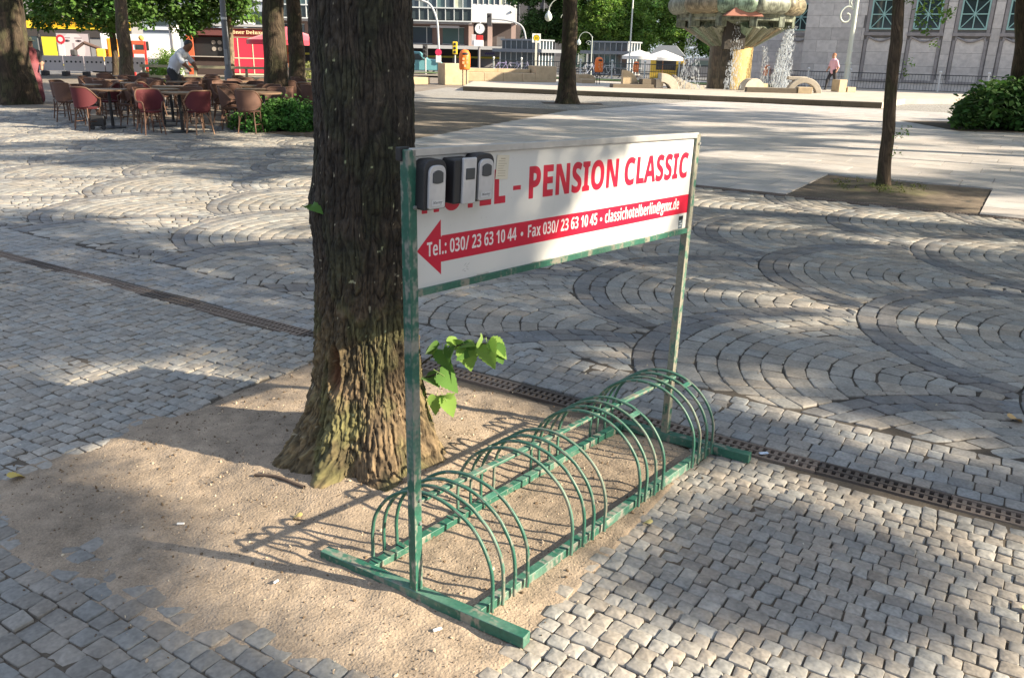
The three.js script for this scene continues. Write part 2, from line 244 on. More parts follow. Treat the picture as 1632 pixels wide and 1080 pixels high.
// cast iron drain: a trough of grates
function grateGeo() {
  const a = [], L = 0.5, h = 0.018; for (const z of [-0.05, 0, 0.05]) a.push(box(L - 0.004, h, z ? 0.012 : 0.01, 0, -h / 2, z));
  for (let i = 0; i < 15; i++) for (const z of [-1, 1]) a.push(box(0.016, h - 0.003, z ? 0.039 : 0, -L / 2 + 0.017 + i * 0.0333, -h / 2 - 0.0015, z * 0.0245));
  return merge(a);
}
{
  const root = new THREE.Group(); root.name = 'drain_channel'; root.userData.kind = 'structure'; scene.add(root);
  const g = grateGeo(), m2 = mats.iron.clone(); m2.color.setRGB(0.12, 0.1, 0.088); let n = 0;
  for (let s = -18; s < 2.6; s += 0.5) { const [x, z] = P(s, 0); if (!seen(x, z, 0.6)) continue; const o = mesh(n ? `grate_${String(n).padStart(3, '0')}` : 'grate', g, n % 3 ? mats.iron : m2, root); o.position.set(x, 0.002 + rr(-0.001, 0.001), z); o.rotation.y = TH; n++; }
  for (let s = -4.5; s < 1.5; s += 0.5) { const [x, z] = P(s, 7.32); if (!seen(x, z, 0.6)) continue; const o = mesh(`grate_${String(n).padStart(3, '0')}`, g, mats.iron, root); o.position.set(x, 0.002, z); o.rotation.y = TH; n++; }
}
const troughMat = M(0.035, 0.03, 0.026, { roughness: 1 });
sheet('drain_trough', [P(-18, -0.055), P(2.8, -0.055), P(2.8, 0.055), P(-18, 0.055)], -0.024, troughMat);

// bare sandy soil round the big tree, spilling over the first cobbles
const soilH = (x, z) => { const [s, t] = ST(x, z); const d = Math.min(s + 3.36, -1.2 - s, t + 1.98, -0.07 - t); const n = fbm(x * 2.2 + 9, z * 2.2, 3, 81) - 0.5, f = fbm(x * 14, z * 14, 3, 82) - 0.5;
  let h = 0.012 * sstep(-0.1, 0.25, d) + n * 0.03 + f * 0.014;
  const spill = sstep(-0.5, 0, d) * (t < -1.2 && s < -1.5 ? 1 : 0.15); h += d < 0 ? -0.028 + 0.03 * spill + n * 0.02 : 0.002;
  const q = Math.hypot(x + 0.58, z + 3.12); h += 0.05 * (1 - sstep(0.2, 0.7, q)); if (t > -0.3) h -= 0.02 * sstep(-0.25, -0.05, t); if (d < -0.55) h -= 0.05; return h; };
{
  const n = 220, g = new THREE.PlaneGeometry(3.5, 3.6, n, n).rotateX(-Math.PI / 2); const p = g.attributes.position, col = [];
  const a = P(-2.3, -1.25);
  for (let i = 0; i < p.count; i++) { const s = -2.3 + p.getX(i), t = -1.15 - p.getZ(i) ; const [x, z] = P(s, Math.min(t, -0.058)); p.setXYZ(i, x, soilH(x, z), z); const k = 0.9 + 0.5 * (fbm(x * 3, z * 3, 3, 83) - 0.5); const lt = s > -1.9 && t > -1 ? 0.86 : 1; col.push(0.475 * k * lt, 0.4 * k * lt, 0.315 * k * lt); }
  g.setAttribute('color', new THREE.Float32BufferAttribute(col, 3)); g.computeVertexNormals(); const uv = g.attributes.uv; for (let i = 0; i < p.count; i++) uv.setXY(i, p.getX(i) * 1.6, p.getZ(i) * 1.6);
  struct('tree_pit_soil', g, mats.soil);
  // crumbs, grit and bud scales lying on the soil
  const cg = new THREE.IcosahedronGeometry(1, 0), N = 4200, im = new THREE.InstancedMesh(cg, M(1, 1, 1, { roughness: 1 }), N), mm = new THREE.Matrix4(), q = new THREE.Quaternion(), c = new THREE.Color(); let k = 0;
  while (k < N) { const s = rr(-3.6, -1.1), t = rr(-2.3, -0.06), [x, z] = P(s, t); const big = rnd() < 0.12, r = big ? rr(0.003, 0.0065) : rr(0.0012, 0.003); const h = soilH(x, z); if (!inPit(s, t, 0.0) && rnd() < 0.8) { continue; }
    q.setFromEuler(new THREE.Euler(rr(0, 6), rr(0, 6), rr(0, 6))); mm.compose(V(x, Math.max(h, inPit(s, t) ? -1 : 0.0) + r * 0.3, z), q, V(r * rr(1, 2.2), r * 0.7, r)); im.setMatrixAt(k, mm); const b = rnd(); c.setRGB(...(b < 0.62 ? [0.13, 0.09, 0.055] : b < 0.94 ? [0.38, 0.3, 0.22] : [0.55, 0.46, 0.33])); im.setColorAt(k, c); k++; }
  im.name = 'soil_crumbs'; im.userData.kind = 'stuff'; tag(im, 'loose grit and bud scales scattered over the sandy tree pit', 'grit'); scene.add(im);
}
{ // petals, bud scales and grit blown over the paving
  const N = 900, im = new THREE.InstancedMesh(new THREE.TetrahedronGeometry(1, 0), M(1, 1, 1, { roughness: 1 }), N), mm = new THREE.Matrix4(), q = new THREE.Quaternion(), c = new THREE.Color();
  for (let k = 0; k < N; k++) { const s = rr(-9, 2.5), t = rnd() < 0.5 ? rr(-4, 0) : rr(0, 7), [x, z] = P(s, t), r = rr(0.002, 0.006); q.setFromEuler(new THREE.Euler(rr(0, 6), rr(0, 6), 0)); mm.compose(V(x, 0.003 + (inPit(s, t) ? 0.02 : 0), z), q, V(r * 1.6, r * 0.6, r)); im.setMatrixAt(k, mm); c.setRGB(...(rnd() < 0.5 ? [0.5, 0.45, 0.34] : rnd() < 0.6 ? [0.2, 0.14, 0.09] : [0.6, 0.58, 0.5])); im.setColorAt(k, c); }
  im.name = 'paving_grit'; im.userData.kind = 'stuff'; tag(im, 'tiny petals and grit blown across the cobbles', 'grit'); scene.add(im);
}
{ // tree pit of the thin tree
  const n = 60, g = new THREE.PlaneGeometry(2.14, 2.3, n, n).rotateX(-Math.PI / 2), p = g.attributes.position, col = [];
  for (let i = 0; i < p.count; i++) { const s = -1.73 + p.getX(i), t = 8.6 - p.getZ(i), [x, z] = P(s, t); const d = Math.hypot(s + 1.87, t - 8.75), f = fbm(x * 6, z * 6, 3, 91) - 0.5; p.setXYZ(i, x, 0.0 + 0.02 * f + 0.05 * (1 - sstep(0, 0.8, d)) - 0.012, z); const k = 0.8 + 0.7 * f, gr = sstep(0.85, 0.3, d) * sstep(-0.1, 0.25, f + 0.1); col.push(lerp(0.27, 0.2, gr) * k, lerp(0.225, 0.21, gr) * k, lerp(0.175, 0.09, gr) * k); }
  g.setAttribute('color', new THREE.Float32BufferAttribute(col, 3)); g.computeVertexNormals(); const uv = g.attributes.uv; for (let i = 0; i < p.count; i++) uv.setXY(i, p.getX(i) * 1.2, p.getZ(i) * 1.2);
  struct('thin_tree_soil', g, mats.soil);
}
{ // large smooth slabs of the open square
  const root = new THREE.Group(); root.name = 'slab_paving'; root.userData.kind = 'structure'; scene.add(root);
  const list = [], base = [0.6, 0.565, 0.54];
  for (let r = 0; r < 36; r++) { const t0 = (r < 3 ? 7.42 : 7.42) + r * 0.6, t1 = t0 + 0.6; let s = -10.2 - 0.2 * (t0 - 8) ; const off = (r % 2) * 0.5; let first = true;
    while (s < 9) { let w = first ? 0.5 + off : 1.0; if (t0 < 9.7) { if (s < -2.82 && s + w > -2.82) w = -2.82 - s; else if (s > -2.83 && s < -0.67) { s = -0.65; continue; } } const sm = s + w / 2, tm = t0 + 0.3; first = false; if (tm < 29) { const [x, z] = P(sm, tm); if (seen(x, z, 0.8)) list.push([s, t0, w, 0.6]); } s += w; } }
  list.sort((a, b) => { const f = (q) => { const [x, z] = P(q[0], q[1]); return x * x + z * z; }; return f(a) - f(b); });
  const rest = new Stones();
  list.forEach(([s, t, w, h], i) => { const c = [[s + 0.004, t + 0.004], [s + w - 0.004, t + 0.004], [s + w - 0.004, t + h - 0.004], [s + 0.004, t + h - 0.004]].map((q) => P(...q)); const col = tone(base, 0.1, 0.02), y = rr(-0.001, 0.001); const b = i < 300 ? new Stones() : rest;
    const k0 = b.pos.length / 3; const u0 = rnd() * 4; for (const [hh, kk] of [[-0.03, 1], [0, 1]]) for (const p of c) { b.pos.push(p[0], y + hh, p[1]); b.col.push(...col); b.uv.push(p[0] * 0.7 + u0, p[1] * 0.7); }
    b.idx.push(k0 + 4, k0 + 5, k0 + 6, k0 + 4, k0 + 6, k0 + 7); for (let e = 0; e < 4; e++) { const a = k0 + e, d = k0 + (e + 1) % 4; b.idx.push(a, d, a + 4, d, d + 4, a + 4); }
    if (i < 300) { let g = b.geo(); g = g.toNonIndexed(); g.computeVertexNormals(); mesh(i ? `slab_${String(i).padStart(3, '0')}` : 'slab', g, mats.slab, root); } });
  let g = rest.geo().toNonIndexed(); g.computeVertexNormals(); mesh('distant_slabs', g, mats.slab, root).userData.kind = 'stuff';
}
const cobFar = M(0.36, 0.345, 0.32, { map: T.cobbleFar, bumpMap: T.cobbleFar, bumpScale: 0.01, roughness: 0.85 });
sheet('cafe_terrace', [P(-40, 8.77), P(-9.0, 8.77), P(-14.6, 34), P(-60, 60)], -0.004, M(0.3, 0.27, 0.235, { map: T.soil, bumpMap: T.soilB, bumpScale: 0.01, roughness: 1 }), 0.6);
sheet('cobble_strip', [P(-14.7, 19), P(-12.2, 19.5), P(-11.6, 29), P(-24, 29), P(-20, 19)], 0.004, cobFar, 1);
sheet('plaza_cobbles', [P(-30, 29), P(14, 29), P(40, 60), P(-40, 60)], -0.012, cobFar, 1);
sheet('side_plaza', [P(9.2, 7.4), P(40, 7.4), P(40, 60), P(12, 60), P(9.2, 29)], -0.014, M(0.34, 0.325, 0.3, { map: T.plaster, roughness: 0.9 }), 0.5);
{ // raised pale platform of the fountain
  const poly = [[-2.34, -37], [13.12, -31], [15.5, -34.5], [24, -38], [27, -46], [20, -52], [-2, -56]]; const s = new THREE.Shape(poly.map((p) => new THREE.Vector2(p[0], -p[1])));
  const g = uvBox(new THREE.ExtrudeGeometry(s, { depth: 0.25, bevelEnabled: false }).rotateX(-Math.PI / 2).translate(0, -0.05, 0), 0.5); struct('fountain_platform', g, M(0.52, 0.47, 0.4, { map: T.plaster, roughness: 0.9 }));
}
{ // platform edge strip: dirty brown, darkened to paint in the front face's shade
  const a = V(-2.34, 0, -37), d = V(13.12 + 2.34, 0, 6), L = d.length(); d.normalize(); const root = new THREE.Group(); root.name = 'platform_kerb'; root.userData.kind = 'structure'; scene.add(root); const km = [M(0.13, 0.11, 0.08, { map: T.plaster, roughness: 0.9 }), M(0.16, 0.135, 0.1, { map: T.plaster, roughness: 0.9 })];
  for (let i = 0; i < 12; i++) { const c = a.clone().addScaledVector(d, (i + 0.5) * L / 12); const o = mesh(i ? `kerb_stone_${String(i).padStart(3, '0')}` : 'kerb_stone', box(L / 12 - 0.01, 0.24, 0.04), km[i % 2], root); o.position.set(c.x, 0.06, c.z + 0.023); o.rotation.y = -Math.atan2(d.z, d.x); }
}
const PY = 0.2; // height of the platform
{ const s = sheet('lawn', [P(-36, 40.4), P(-12.5, 40.4), P(-12.5, 43.4), P(-36, 43.4)], PY + 0.05, M(0.09, 0.17, 0.04, { map: T.soil, roughness: 1 }), 1); }

// ---------------------------------------------------------------- the big tree in front
const TX = -0.58, TZ = -3.14;
function bigTrunk() {
  const A = 600, pos = [], idx = [], uv = [], col = []; const ys = []; for (let y = -0.06; y < 2.3; y += 0.005) ys.push(y); for (let y = 2.4; y < 6.6; y += 0.12) ys.push(y);
  const roots = [[2.62, 0.36, 0.36], [1.95, 0.34, 0.2], [1.3, 0.34, 0.34], [0.45, 0.24, 0.42], [4.2, 0.18, 0.5], [5.4, 0.16, 0.5], [2.3, 0.1, 0.12]]; // angle (0 = +x, pi/2 = towards the viewer), reach, width
  ys.forEach((y, j) => { for (let i = 0; i <= A; i++) {
    const th = i / A * Math.PI * 2, ct = Math.cos(th), st = Math.sin(th), ca = (i % A) / A;
    let r = 0.2 - 0.018 * clamp((y - 0.6) / 1.2) - 0.01 * clamp((y - 2) / 4) + 0.06 * Math.pow(clamp(1 - y / 0.75), 1.6);
    const f = Math.pow(clamp(1 - y / 0.5), 2.2); for (const [a, reach, w] of roots) { let d = Math.abs(th - a); d = Math.min(d, 6.2832 - d); r += f * reach * Math.exp(-((d / w) ** 2)) * 0.55; }
    r += 0.012 * (fbm(ca * 6, y * 1.5, 3, 101, 6, 0) - 0.5) * 2;
    r += 0.018 * Math.exp(-(((y - 0.47) / 0.03) ** 2)) * 0;
    const bulge = Math.exp(-(((th - 3.1) / 0.35) ** 2) - (((y - 1.06) / 0.12) ** 2)); r += 0.02 * bulge;
    // bark: braided ridges broken by cross cracks
    const wv = (fbm(ca * 12, y * 3, 3, 111, 12, 0) - 0.5) * 0.035, fr = 84;
    const n1 = vnoise((ca + wv) * fr, y * 10 + 3, 113, fr, 0), n2 = vnoise((ca + wv * 1.3) * fr * 2, y * 34, 114, fr * 2, 0), n3 = fbm(ca * 150, y * 70, 3, 115, 150, 0), n4 = fbm(ca * 40, y * 42, 2, 116, 40, 0), rough = 1 + 0.9 * clamp(1 - y / 0.35);
    const ridge = 1 - Math.abs(n1 - 0.5) * 2, rid2 = 1 - Math.abs(n2 - 0.5) * 2; const amp = y < 0.55 ? 1.1 : lerp(1.1, 0.6, clamp((y - 0.55) / 0.35));
    const fur = Math.pow(ridge, 5) * (0.5 + n4), bark = amp * (-0.013 * fur - 0.005 * Math.pow(rid2, 3) + rough * (0.011 * (n3 - 0.5) + 0.011 * (n4 - 0.5))); r += bark;
    // an old wound with rolled edges, left of the middle
    let da = th - 2.02; const wx = da / 0.11, wy = (y - 0.46 - da * 0.1) / 0.085, w = wx * wx + wy * wy; r += -0.028 * Math.exp(-w * w * 1.2) + 0.012 * Math.exp(-((w - 1.7) ** 2) * 2);
    pos.push(TX + ct * r + (y > 0.5 ? 0.018 * (y - 0.5) : 0), y, TZ + st * r); uv.push(ca * 3, y * 1.6);
    const low = sstep(0.95, 0.35, y), moss = low * sstep(0.42, 0.62, fbm(ca * 9, y * 4, 3, 117, 9, 0) + 0.1 * Math.cos(th - 1.4)), hol = clamp(0.9 * fur + 0.5 * sstep(0.55, 0.35, n3)), wnd = Math.exp(-w * w * 1.4); let c = [lerp(0.066, 0.235, low), lerp(0.06, 0.192, low), lerp(0.054, 0.138, low)];  // low: bark painted paler where sun reaches, near-black for the shade above
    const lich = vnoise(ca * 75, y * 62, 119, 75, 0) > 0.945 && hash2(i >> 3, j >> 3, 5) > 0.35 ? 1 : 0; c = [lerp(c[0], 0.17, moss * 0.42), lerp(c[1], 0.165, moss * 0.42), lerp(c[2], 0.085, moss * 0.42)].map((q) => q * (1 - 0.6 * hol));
    if (lich && y > 0.15) c = [0.5, 0.52, 0.46]; c = [lerp(c[0], 0.36, wnd), lerp(c[1], 0.19, wnd), lerp(c[2], 0.12, wnd)]; col.push(...c);
  } });
  for (let j = 0; j < ys.length - 1; j++) for (let i = 0; i < A; i++) { const a = j * (A + 1) + i; idx.push(a, a + A + 1, a + 1, a + 1, a + A + 1, a + A + 2); }
  const g = new THREE.BufferGeometry(); g.setAttribute('position', new THREE.Float32BufferAttribute(pos, 3)); g.setAttribute('uv', new THREE.Float32BufferAttribute(uv, 2)); g.setAttribute('color', new THREE.Float32BufferAttribute(col, 3)); g.setIndex(idx); g.computeVertexNormals(); return g;
}
function leafGeo(L, curl = 0.2, fold = 0.25) { // lime leaf: heart-shaped, toothed, folded along the midrib
  const pos = [], idx = [], N = 16; pos.push(0, 0, 0);
  const out = []; for (let i = 0; i <= N; i++) { const a = i / N; const w = 0.47 * Math.pow(Math.sin(Math.PI * Math.pow(a * 0.93 + 0.07, 0.68)), 0.9) * (1 + (i % 2 ? 0.09 : -0.06)); out.push([(-0.12 + 1.12 * a - (a < 0.12 ? 0.0 : 0)), i === N ? 0 : w]); }
  const pt = (x, w, sg) => pos.push(x * L, Math.abs(w) * fold * L - curl * L * x * x + 0.04 * L * Math.sin(w * 9 + x * 5) * Math.abs(w), sg * w * L);
  for (let i = 0; i <= N; i++) { const m = clamp(out[i][0], 0, 1); pt(m, 0, 1); pt(out[i][0], out[i][1], 1); pt(out[i][0], out[i][1], -1); }
  for (let i = 0; i < N; i++) { const a = 1 + i * 3, b = a + 3; idx.push(a, b, a + 1, a + 1, b, b + 1, a, a + 2, b, a + 2, b + 2, b); }
  const g = new THREE.BufferGeometry(); g.setAttribute('position', new THREE.Float32BufferAttribute(pos, 3)); g.setIndex(idx); g.computeVertexNormals(); return g;
}
function addLeaf(parent, base, dir, L, roll, mat, curl) { const m = mesh('leaf', leafGeo(L * 0.92, curl ?? rr(0.25, 0.75), rr(0.15, 0.55)), mat, parent); roll += rr(-0.5, 0.5); const x = dir.clone().normalize(); const up = V(0, 1, 0).applyAxisAngle(x, roll); const z = x.clone().cross(up).normalize(); const y = z.clone().cross(x); m.quaternion.setFromRotationMatrix(new THREE.Matrix4().makeBasis(x, y, z)); m.position.copy(base); return m; }
const mainTree = thing('lime_tree', 'thick dark trunk with furrowed bark and flared roots right behind the hotel sign', 'tree');
mesh('trunk', bigTrunk(), new THREE.MeshStandardMaterial({ vertexColors: true, map: T.bark, bumpMap: T.barkB, bumpScale: 0.012, roughness: 0.95 }), mainTree);
{
  const L1 = leafMat(0.2, 0.34, 0.06, 0.5), L2 = leafMat(0.09, 0.2, 0.035, 0.4), tw = M(0.06, 0.05, 0.03), tw2 = M(0.25, 0.34, 0.1);
  const sh = mesh('shoot', merge([tube([V(-0.43, 0.33, -3.2), V(-0.34, 0.42, -3.2), V(-0.22, 0.485, -3.18), V(-0.1, 0.51, -3.14)], 0.004, 12, 6), tube([V(-0.43, 0.3, -3.18), V(-0.36, 0.35, -3.15), V(-0.29, 0.385, -3.12)], 0.0035, 8, 6), tube([V(-0.4, 0.28, -3.17), V(-0.32, 0.29, -3.12), V(-0.27, 0.285, -3.1)], 0.003, 8, 6)]), tw, mainTree); sh.userData.label = 'leafy green shoot growing from the base of the trunk';
  for (const [x, y, z, dx, dy, dz, L, roll, k] of [[-0.31, 0.465, -3.19, -0.7, 0.25, 0.6, 0.085, 1.1, 1], [-0.25, 0.48, -3.18, 0.3, 0.35, -0.6, 0.075, 0.8, 0], [-0.2, 0.49, -3.17, 0.55, 0.35, 0.35, 0.07, 0.7, 0], [-0.28, 0.465, -3.18, 0.1, -0.55, 0.8, 0.1, 0.4, 1], [-0.19, 0.485, -3.16, 0.35, -0.8, 0.5, 0.105, 0.2, 0], [-0.23, 0.48, -3.17, -0.45, -0.35, 0.75, 0.085, 0.5, 1], [-0.1, 0.512, -3.14, 0.1, -0.5, 0.85, 0.115, 0.25, 0], [-0.085, 0.515, -3.14, 0.85, -0.4, 0.2, 0.095, 0.6, 0], [-0.12, 0.515, -3.14, -0.3, 0.55, 0.5, 0.07, 1.3, 0], [-0.07, 0.5, -3.13, 0.7, -0.9, 0.3, 0.085, 0.5, 1], [-0.35, 0.355, -3.15, 0.5, 0.1, 0.6, 0.1, 0.3, 1], [-0.29, 0.385, -3.12, 0.9, -0.45, 0.2, 0.11, 0.8, 1], [-0.3, 0.29, -3.1, -0.1, -0.65, 0.6, 0.075, 0.5, 0], [-0.27, 0.287, -3.1, 0.55, -0.75, 0.3, 0.095, 0.7, 0], [-0.33, 0.44, -3.195, 0.2, 0.8, 0.1, 0.055, 1.4, 0], [-0.22, 0.487, -3.18, -0.2, 0.75, 0.2, 0.05, 0.2, 0], [-0.15, 0.5, -3.15, 0.5, -0.7, -0.2, 0.075, 1.9, 1], [-0.3, 0.38, -3.13, -0.3, -0.8, 0.4, 0.07, 1.2, 1], [-0.28, 0.286, -3.1, 0.8, 0.1, 0.1, 0.06, 1.6, 0], [-0.17, 0.495, -3.16, -0.5, -0.75, 0.1, 0.08, 1.7, 1], [-0.36, 0.3, -3.14, -0.2, 0.1, 0.8, 0.06, 0.3, 1]]) {
    const lf = addLeaf(sh, V(x, y, z), V(dx, dy, dz), L, roll, k ? L2 : L1); mesh('midrib', tube([V(-0.03, 0.004, 0), V(0, 0.002, 0), V(L * 0.2, 0, 0)], 0.0011, 6, 5), tw2, lf); }
  addLeaf(mainTree, V(TX - 0.165, 1.075, TZ + 0.11), V(0.45, 0.1, 0.9), 0.06, 0.8, L2); addLeaf(mainTree, V(TX - 0.185, 1.06, TZ + 0.1), V(-0.1, 0.6, 0.7), 0.045, 0.5, L2);
}
{ // dry stick on the soil
  const pts = [V(-0.99, 0, -2.87), V(-0.9, 0, -2.84), V(-0.82, 0, -2.79), V(-0.77, 0, -2.76)]; for (const p of pts) p.y = soilH(p.x, p.z) + 0.006;
  single('stick', 'dry brown stick lying on the soil left of the big trunk', 'stick', tube(pts, 0.007, 14, 6), M(0.1, 0.07, 0.05));
}

// ---------------------------------------------------------------- bicycle stand with hotel sign
const RACK = { x: -0.2804, z: -2.1788, yaw: 0.8791, L: 1.5215, skew: 0.145 };
const rack = thing('bicycle_stand', 'green bicycle stand of bent tubes carrying the white hotel sign on two posts', 'bicycle stand', RACK.x, 0, RACK.z, RACK.yaw);
// local axes: x along the stand to the far post, z towards the right-hand viewer side
const sk = (n) => Math.sin(RACK.skew) * n; // crossbars and hoops stand a little askew
const slantBox = (len, h, d, x, y, z, turn) => uvBox(new RoundedBoxGeometry(len, h, d, 2, 0.0035).rotateY(turn).translate(x, y, z), 1);
const SX = -0.0242, SZ = 0.026, SAG = -0.029; // posts lean, sign sags towards the far post
const tilt = (g) => g.applyMatrix4(new THREE.Matrix4().makeShear(0, 0, SX, SZ, 0, 0)), sag = (g) => tilt(g.applyMatrix4(new THREE.Matrix4().makeShear(SAG, 0, 0, 0, 0, 0))); // the two posts lean back a little
{
  const L = RACK.L;
  for (const x of [0, L]) { const Hp = x ? 1.336 : 1.3825; const g = rbox(0.03, Hp - 0.03, 0.03, 0.002, x, 0.03 + (Hp - 0.03) / 2, 0); const p = mesh('post', tilt(g), x ? mats.worn2 : mats.worn, rack); mesh('post_cap', tilt(rbox(0.033, 0.035, 0.02, 0.003, x - 0.005, Hp - 0.012, -0.014)), mats.black, p); for (const h of x ? [1.3] : [1.235, 0.36, 0.28]) mesh('bolt', tilt(uvBox(new THREE.CylinderGeometry(0.005, 0.006, 0.006, 10).rotateX(Math.PI / 2).translate(x + 0.006, h, 0.018))), mats.steel, p); }
  const cbar = (x, n0, n1) => { const c = (n0 + n1) / 2, l = n1 - n0; return slantBox(l, 0.04, 0.04, x + sk(c), 0.022, c * Math.cos(RACK.skew), -Math.PI / 2 + RACK.skew); };
  mesh('crossbar', cbar(0, -0.3874, 0.4012), mats.green, rack); mesh('crossbar', cbar(L, -0.22, 0.3843), mats.green, rack);
  const rail = (n) => slantBox(L - 0.044, 0.036, 0.032, L / 2 + sk(n), 0.021, n, 0);
  mesh('rail', rail(-0.204), mats.green, rack); mesh('rail', rail(0.207), mats.worn, rack);
  const ks = [0.089, 0.139, 0.195, 0.258, 0.493, 0.562, 0.619, 0.692, 0.919, 0.969, 1.035, 1.095, 1.334, 1.386, 1.447, 1.504];
  ks.forEach((k, i) => { const pts = [], x0 = k - 0.034; for (let a = -0.16; a <= 1.1601; a += 0.055) { const an = Math.PI * clamp(a), leg = a < 0 ? a : a > 1 ? 1 - a : 0; const n = 0.004 - 0.232 * Math.cos(an), y = 0.112 + 0.234 * Math.sin(an) + leg * 0.58; pts.push(V(x0 + sk(n) + rr(-0.0015, 0.0015), y, n)); }
    mesh('hoop', uvBox(new THREE.TubeGeometry(new THREE.CatmullRomCurve3(pts), 56, 0.006, 9), 1), i % 3 === 1 ? mats.green2 : mats.green, rack); });
  mesh('top_rod', slantBox(1.46, 0.012, 0.024, 0.75, 0.33, 0.016, -0.04), mats.green2, rack);
  for (const [i, a] of [[2, 0.66], [6, 0.66], [10, 0.66], [14, 0.66], [0, 0.27], [4, 0.3], [8, 0.27]]) { const an = Math.PI * a, n = 0.004 - 0.232 * Math.cos(an), y = 0.112 + 0.234 * Math.sin(an); mesh('link_plate', uvBox(new RoundedBoxGeometry(ks[i + 1] - ks[i] + 0.012, 0.006, 0.02, 2, 0.002).rotateX(an - Math.PI / 2).translate((ks[i] + ks[i + 1]) / 2 - 0.034 + sk(n), y, n)), mats.green, rack); }
  for (const k of [0.045, 0.1, 0.16, 0.4, 0.46]) mesh('rail_bracket', rbox(0.018, 0.004, 0.04, 0.001, k + sk(-0.204), 0.0415, -0.204), mats.green2, rack);
  // the sign
  const hb = 1.004, ht = 1.372, ph = ht - hb, pw = L - 0.03, pc = (hb + ht) / 2;
  const print = canvasTex(2048, 480, (c, w, h) => {
    c.fillStyle = '#cbcbc8'; c.fillRect(0, 0, w, h);
    const red = '#bd1c38', fit = (txt, x0, x1, base, cap, font, col, lw = 3.5) => { c.save(); c.font = `${font} 100px sans-serif`; c.fillStyle = col; const m = c.measureText(txt).width; c.translate(x0, base); c.scale((x1 - x0) / m, cap / 71); c.fillText(txt, 0, 0); c.lineWidth = lw; c.strokeStyle = col; c.lineJoin = 'round'; c.strokeText(txt, 0, 0); c.restore(); };
    const U = (u) => u * w, F = (f) => f * h;
    fit('HOTEL', U(0.012), U(0.246), F(0.425), F(0.255), 'bold', red); c.fillStyle = red; c.fillRect(U(0.268), F(0.305), U(0.024), F(0.035));
    fit('PENSION', U(0.312), U(0.653), F(0.42), F(0.25), 'bold', red); fit('CLASSIC', U(0.67), U(0.98), F(0.42), F(0.25), 'bold', red);
    c.fillStyle = red; c.fillRect(U(0.06), F(0.612), w, F(0.2)); c.beginPath(); c.moveTo(U(0.004), F(0.7)); c.lineTo(U(0.065), F(0.49)); c.lineTo(U(0.065), F(0.91)); c.closePath(); c.fill();
    const wt = '#dcd5d2'; fit('Tel.: 030/ 23 63 10 44', U(0.029), U(0.283), F(0.755), F(0.105), 'bold', wt, 0.01); fit('Fax 030/ 23 63 10 45', U(0.317), U(0.573), F(0.755), F(0.105), 'bold', wt, 0.01); fit('classichotelberlin@gmx.de', U(0.603), U(0.953), F(0.755), F(0.11), 'bold', wt, 0.01);
    for (const u of [0.3, 0.588]) { c.beginPath(); c.fillStyle = wt; c.arc(U(u), F(0.712), 9, 0, 7); c.fill(); }
    c.fillStyle = '#e0d9d2'; c.fillRect(U(0.0655), F(0.56), 3, F(0.06)); // torn edge at the arrow
    for (let i = 0; i < 900; i++) { c.fillStyle = `rgba(${60 + rnd() * 60},${60 + rnd() * 50},${50 + rnd() * 50},${rnd() * 0.12})`; const s = rnd() * rnd() * 5; c.fillRect(rnd() * w, rnd() * h, s, s * rr(0.5, 2)); }
    for (let i = 0; i < 16; i++) { c.fillStyle = `rgba(110,105,95,${rnd() * 0.1})`; c.fillRect(rnd() * w, F(rr(0, 0.5)), rr(1, 3), F(rr(0.1, 0.5))); }
    c.fillStyle = 'rgba(110,100,85,0.25)'; for (let i = 0; i < 40; i++) c.fillRect(rnd() * w, F(1) - rr(0, 14), rr(10, 90), 14);
    c.strokeStyle = 'rgba(90,90,90,0.5)'; c.lineWidth = 1.5; for (let i = 0; i < 6; i++) { c.beginPath(); const x = U(rr(0.12, 0.14)), y = F(rr(0.84, 0.93)); c.moveTo(x, y); c.lineTo(x + 12, y + rr(-8, 8)); c.stroke(); }
    c.save(); c.translate(U(0.958), F(0.84)); c.fillStyle = '#59666e'; c.fillRect(0, 0, 46, 66); c.fillStyle = '#1d2226'; c.fillRect(0, 0, 46, 18); c.fillStyle = '#c8ced0'; c.fillRect(6, 24, 20, 7); c.fillRect(14, 38, 26, 5); c.fillRect(6, 50, 30, 5); c.restore();
  });
  const pl = new THREE.PlaneGeometry(pw, ph); const panel = mesh('sign_panel', sag(uvBox(new THREE.BoxGeometry(pw, ph, 0.004).translate(L / 2, pc, 0))), M(0.6, 0.6, 0.59, { roughness: 0.35 }), rack);
  mesh('sign_print', sag(pl.translate(L / 2, pc, 0.0045)), new THREE.MeshStandardMaterial({ map: print, roughness: 0.32 }), panel);
  mesh('top_strip', sag(rbox(pw + 0.03, 0.022, 0.014, 0.003, L / 2, ht + 0.003, 0.008)), M(0.55, 0.55, 0.54, { metalness: 0.4, roughness: 0.4, map: T.plaster }), rack);
  mesh('bottom_strip', sag(rbox(pw, 0.02, 0.018, 0.002, L / 2, hb - 0.004, 0.004)), mats.green, rack);
  // key boxes and a note on the sign
  const onSign = (o, x, y, z) => { const q = V(x + SX * y, y + SAG * x, z + SZ * y).applyAxisAngle(V(0, 1, 0), RACK.yaw); o.position.set(RACK.x + q.x, q.y, RACK.z + q.z); o.rotation.set(SZ, RACK.yaw, SAG, 'YXZ'); };
  const silver = M(0.66, 0.66, 0.67, { metalness: 0.25, roughness: 0.42, map: T.plaster }), shell = M(0.022, 0.022, 0.024, { roughness: 0.55 });
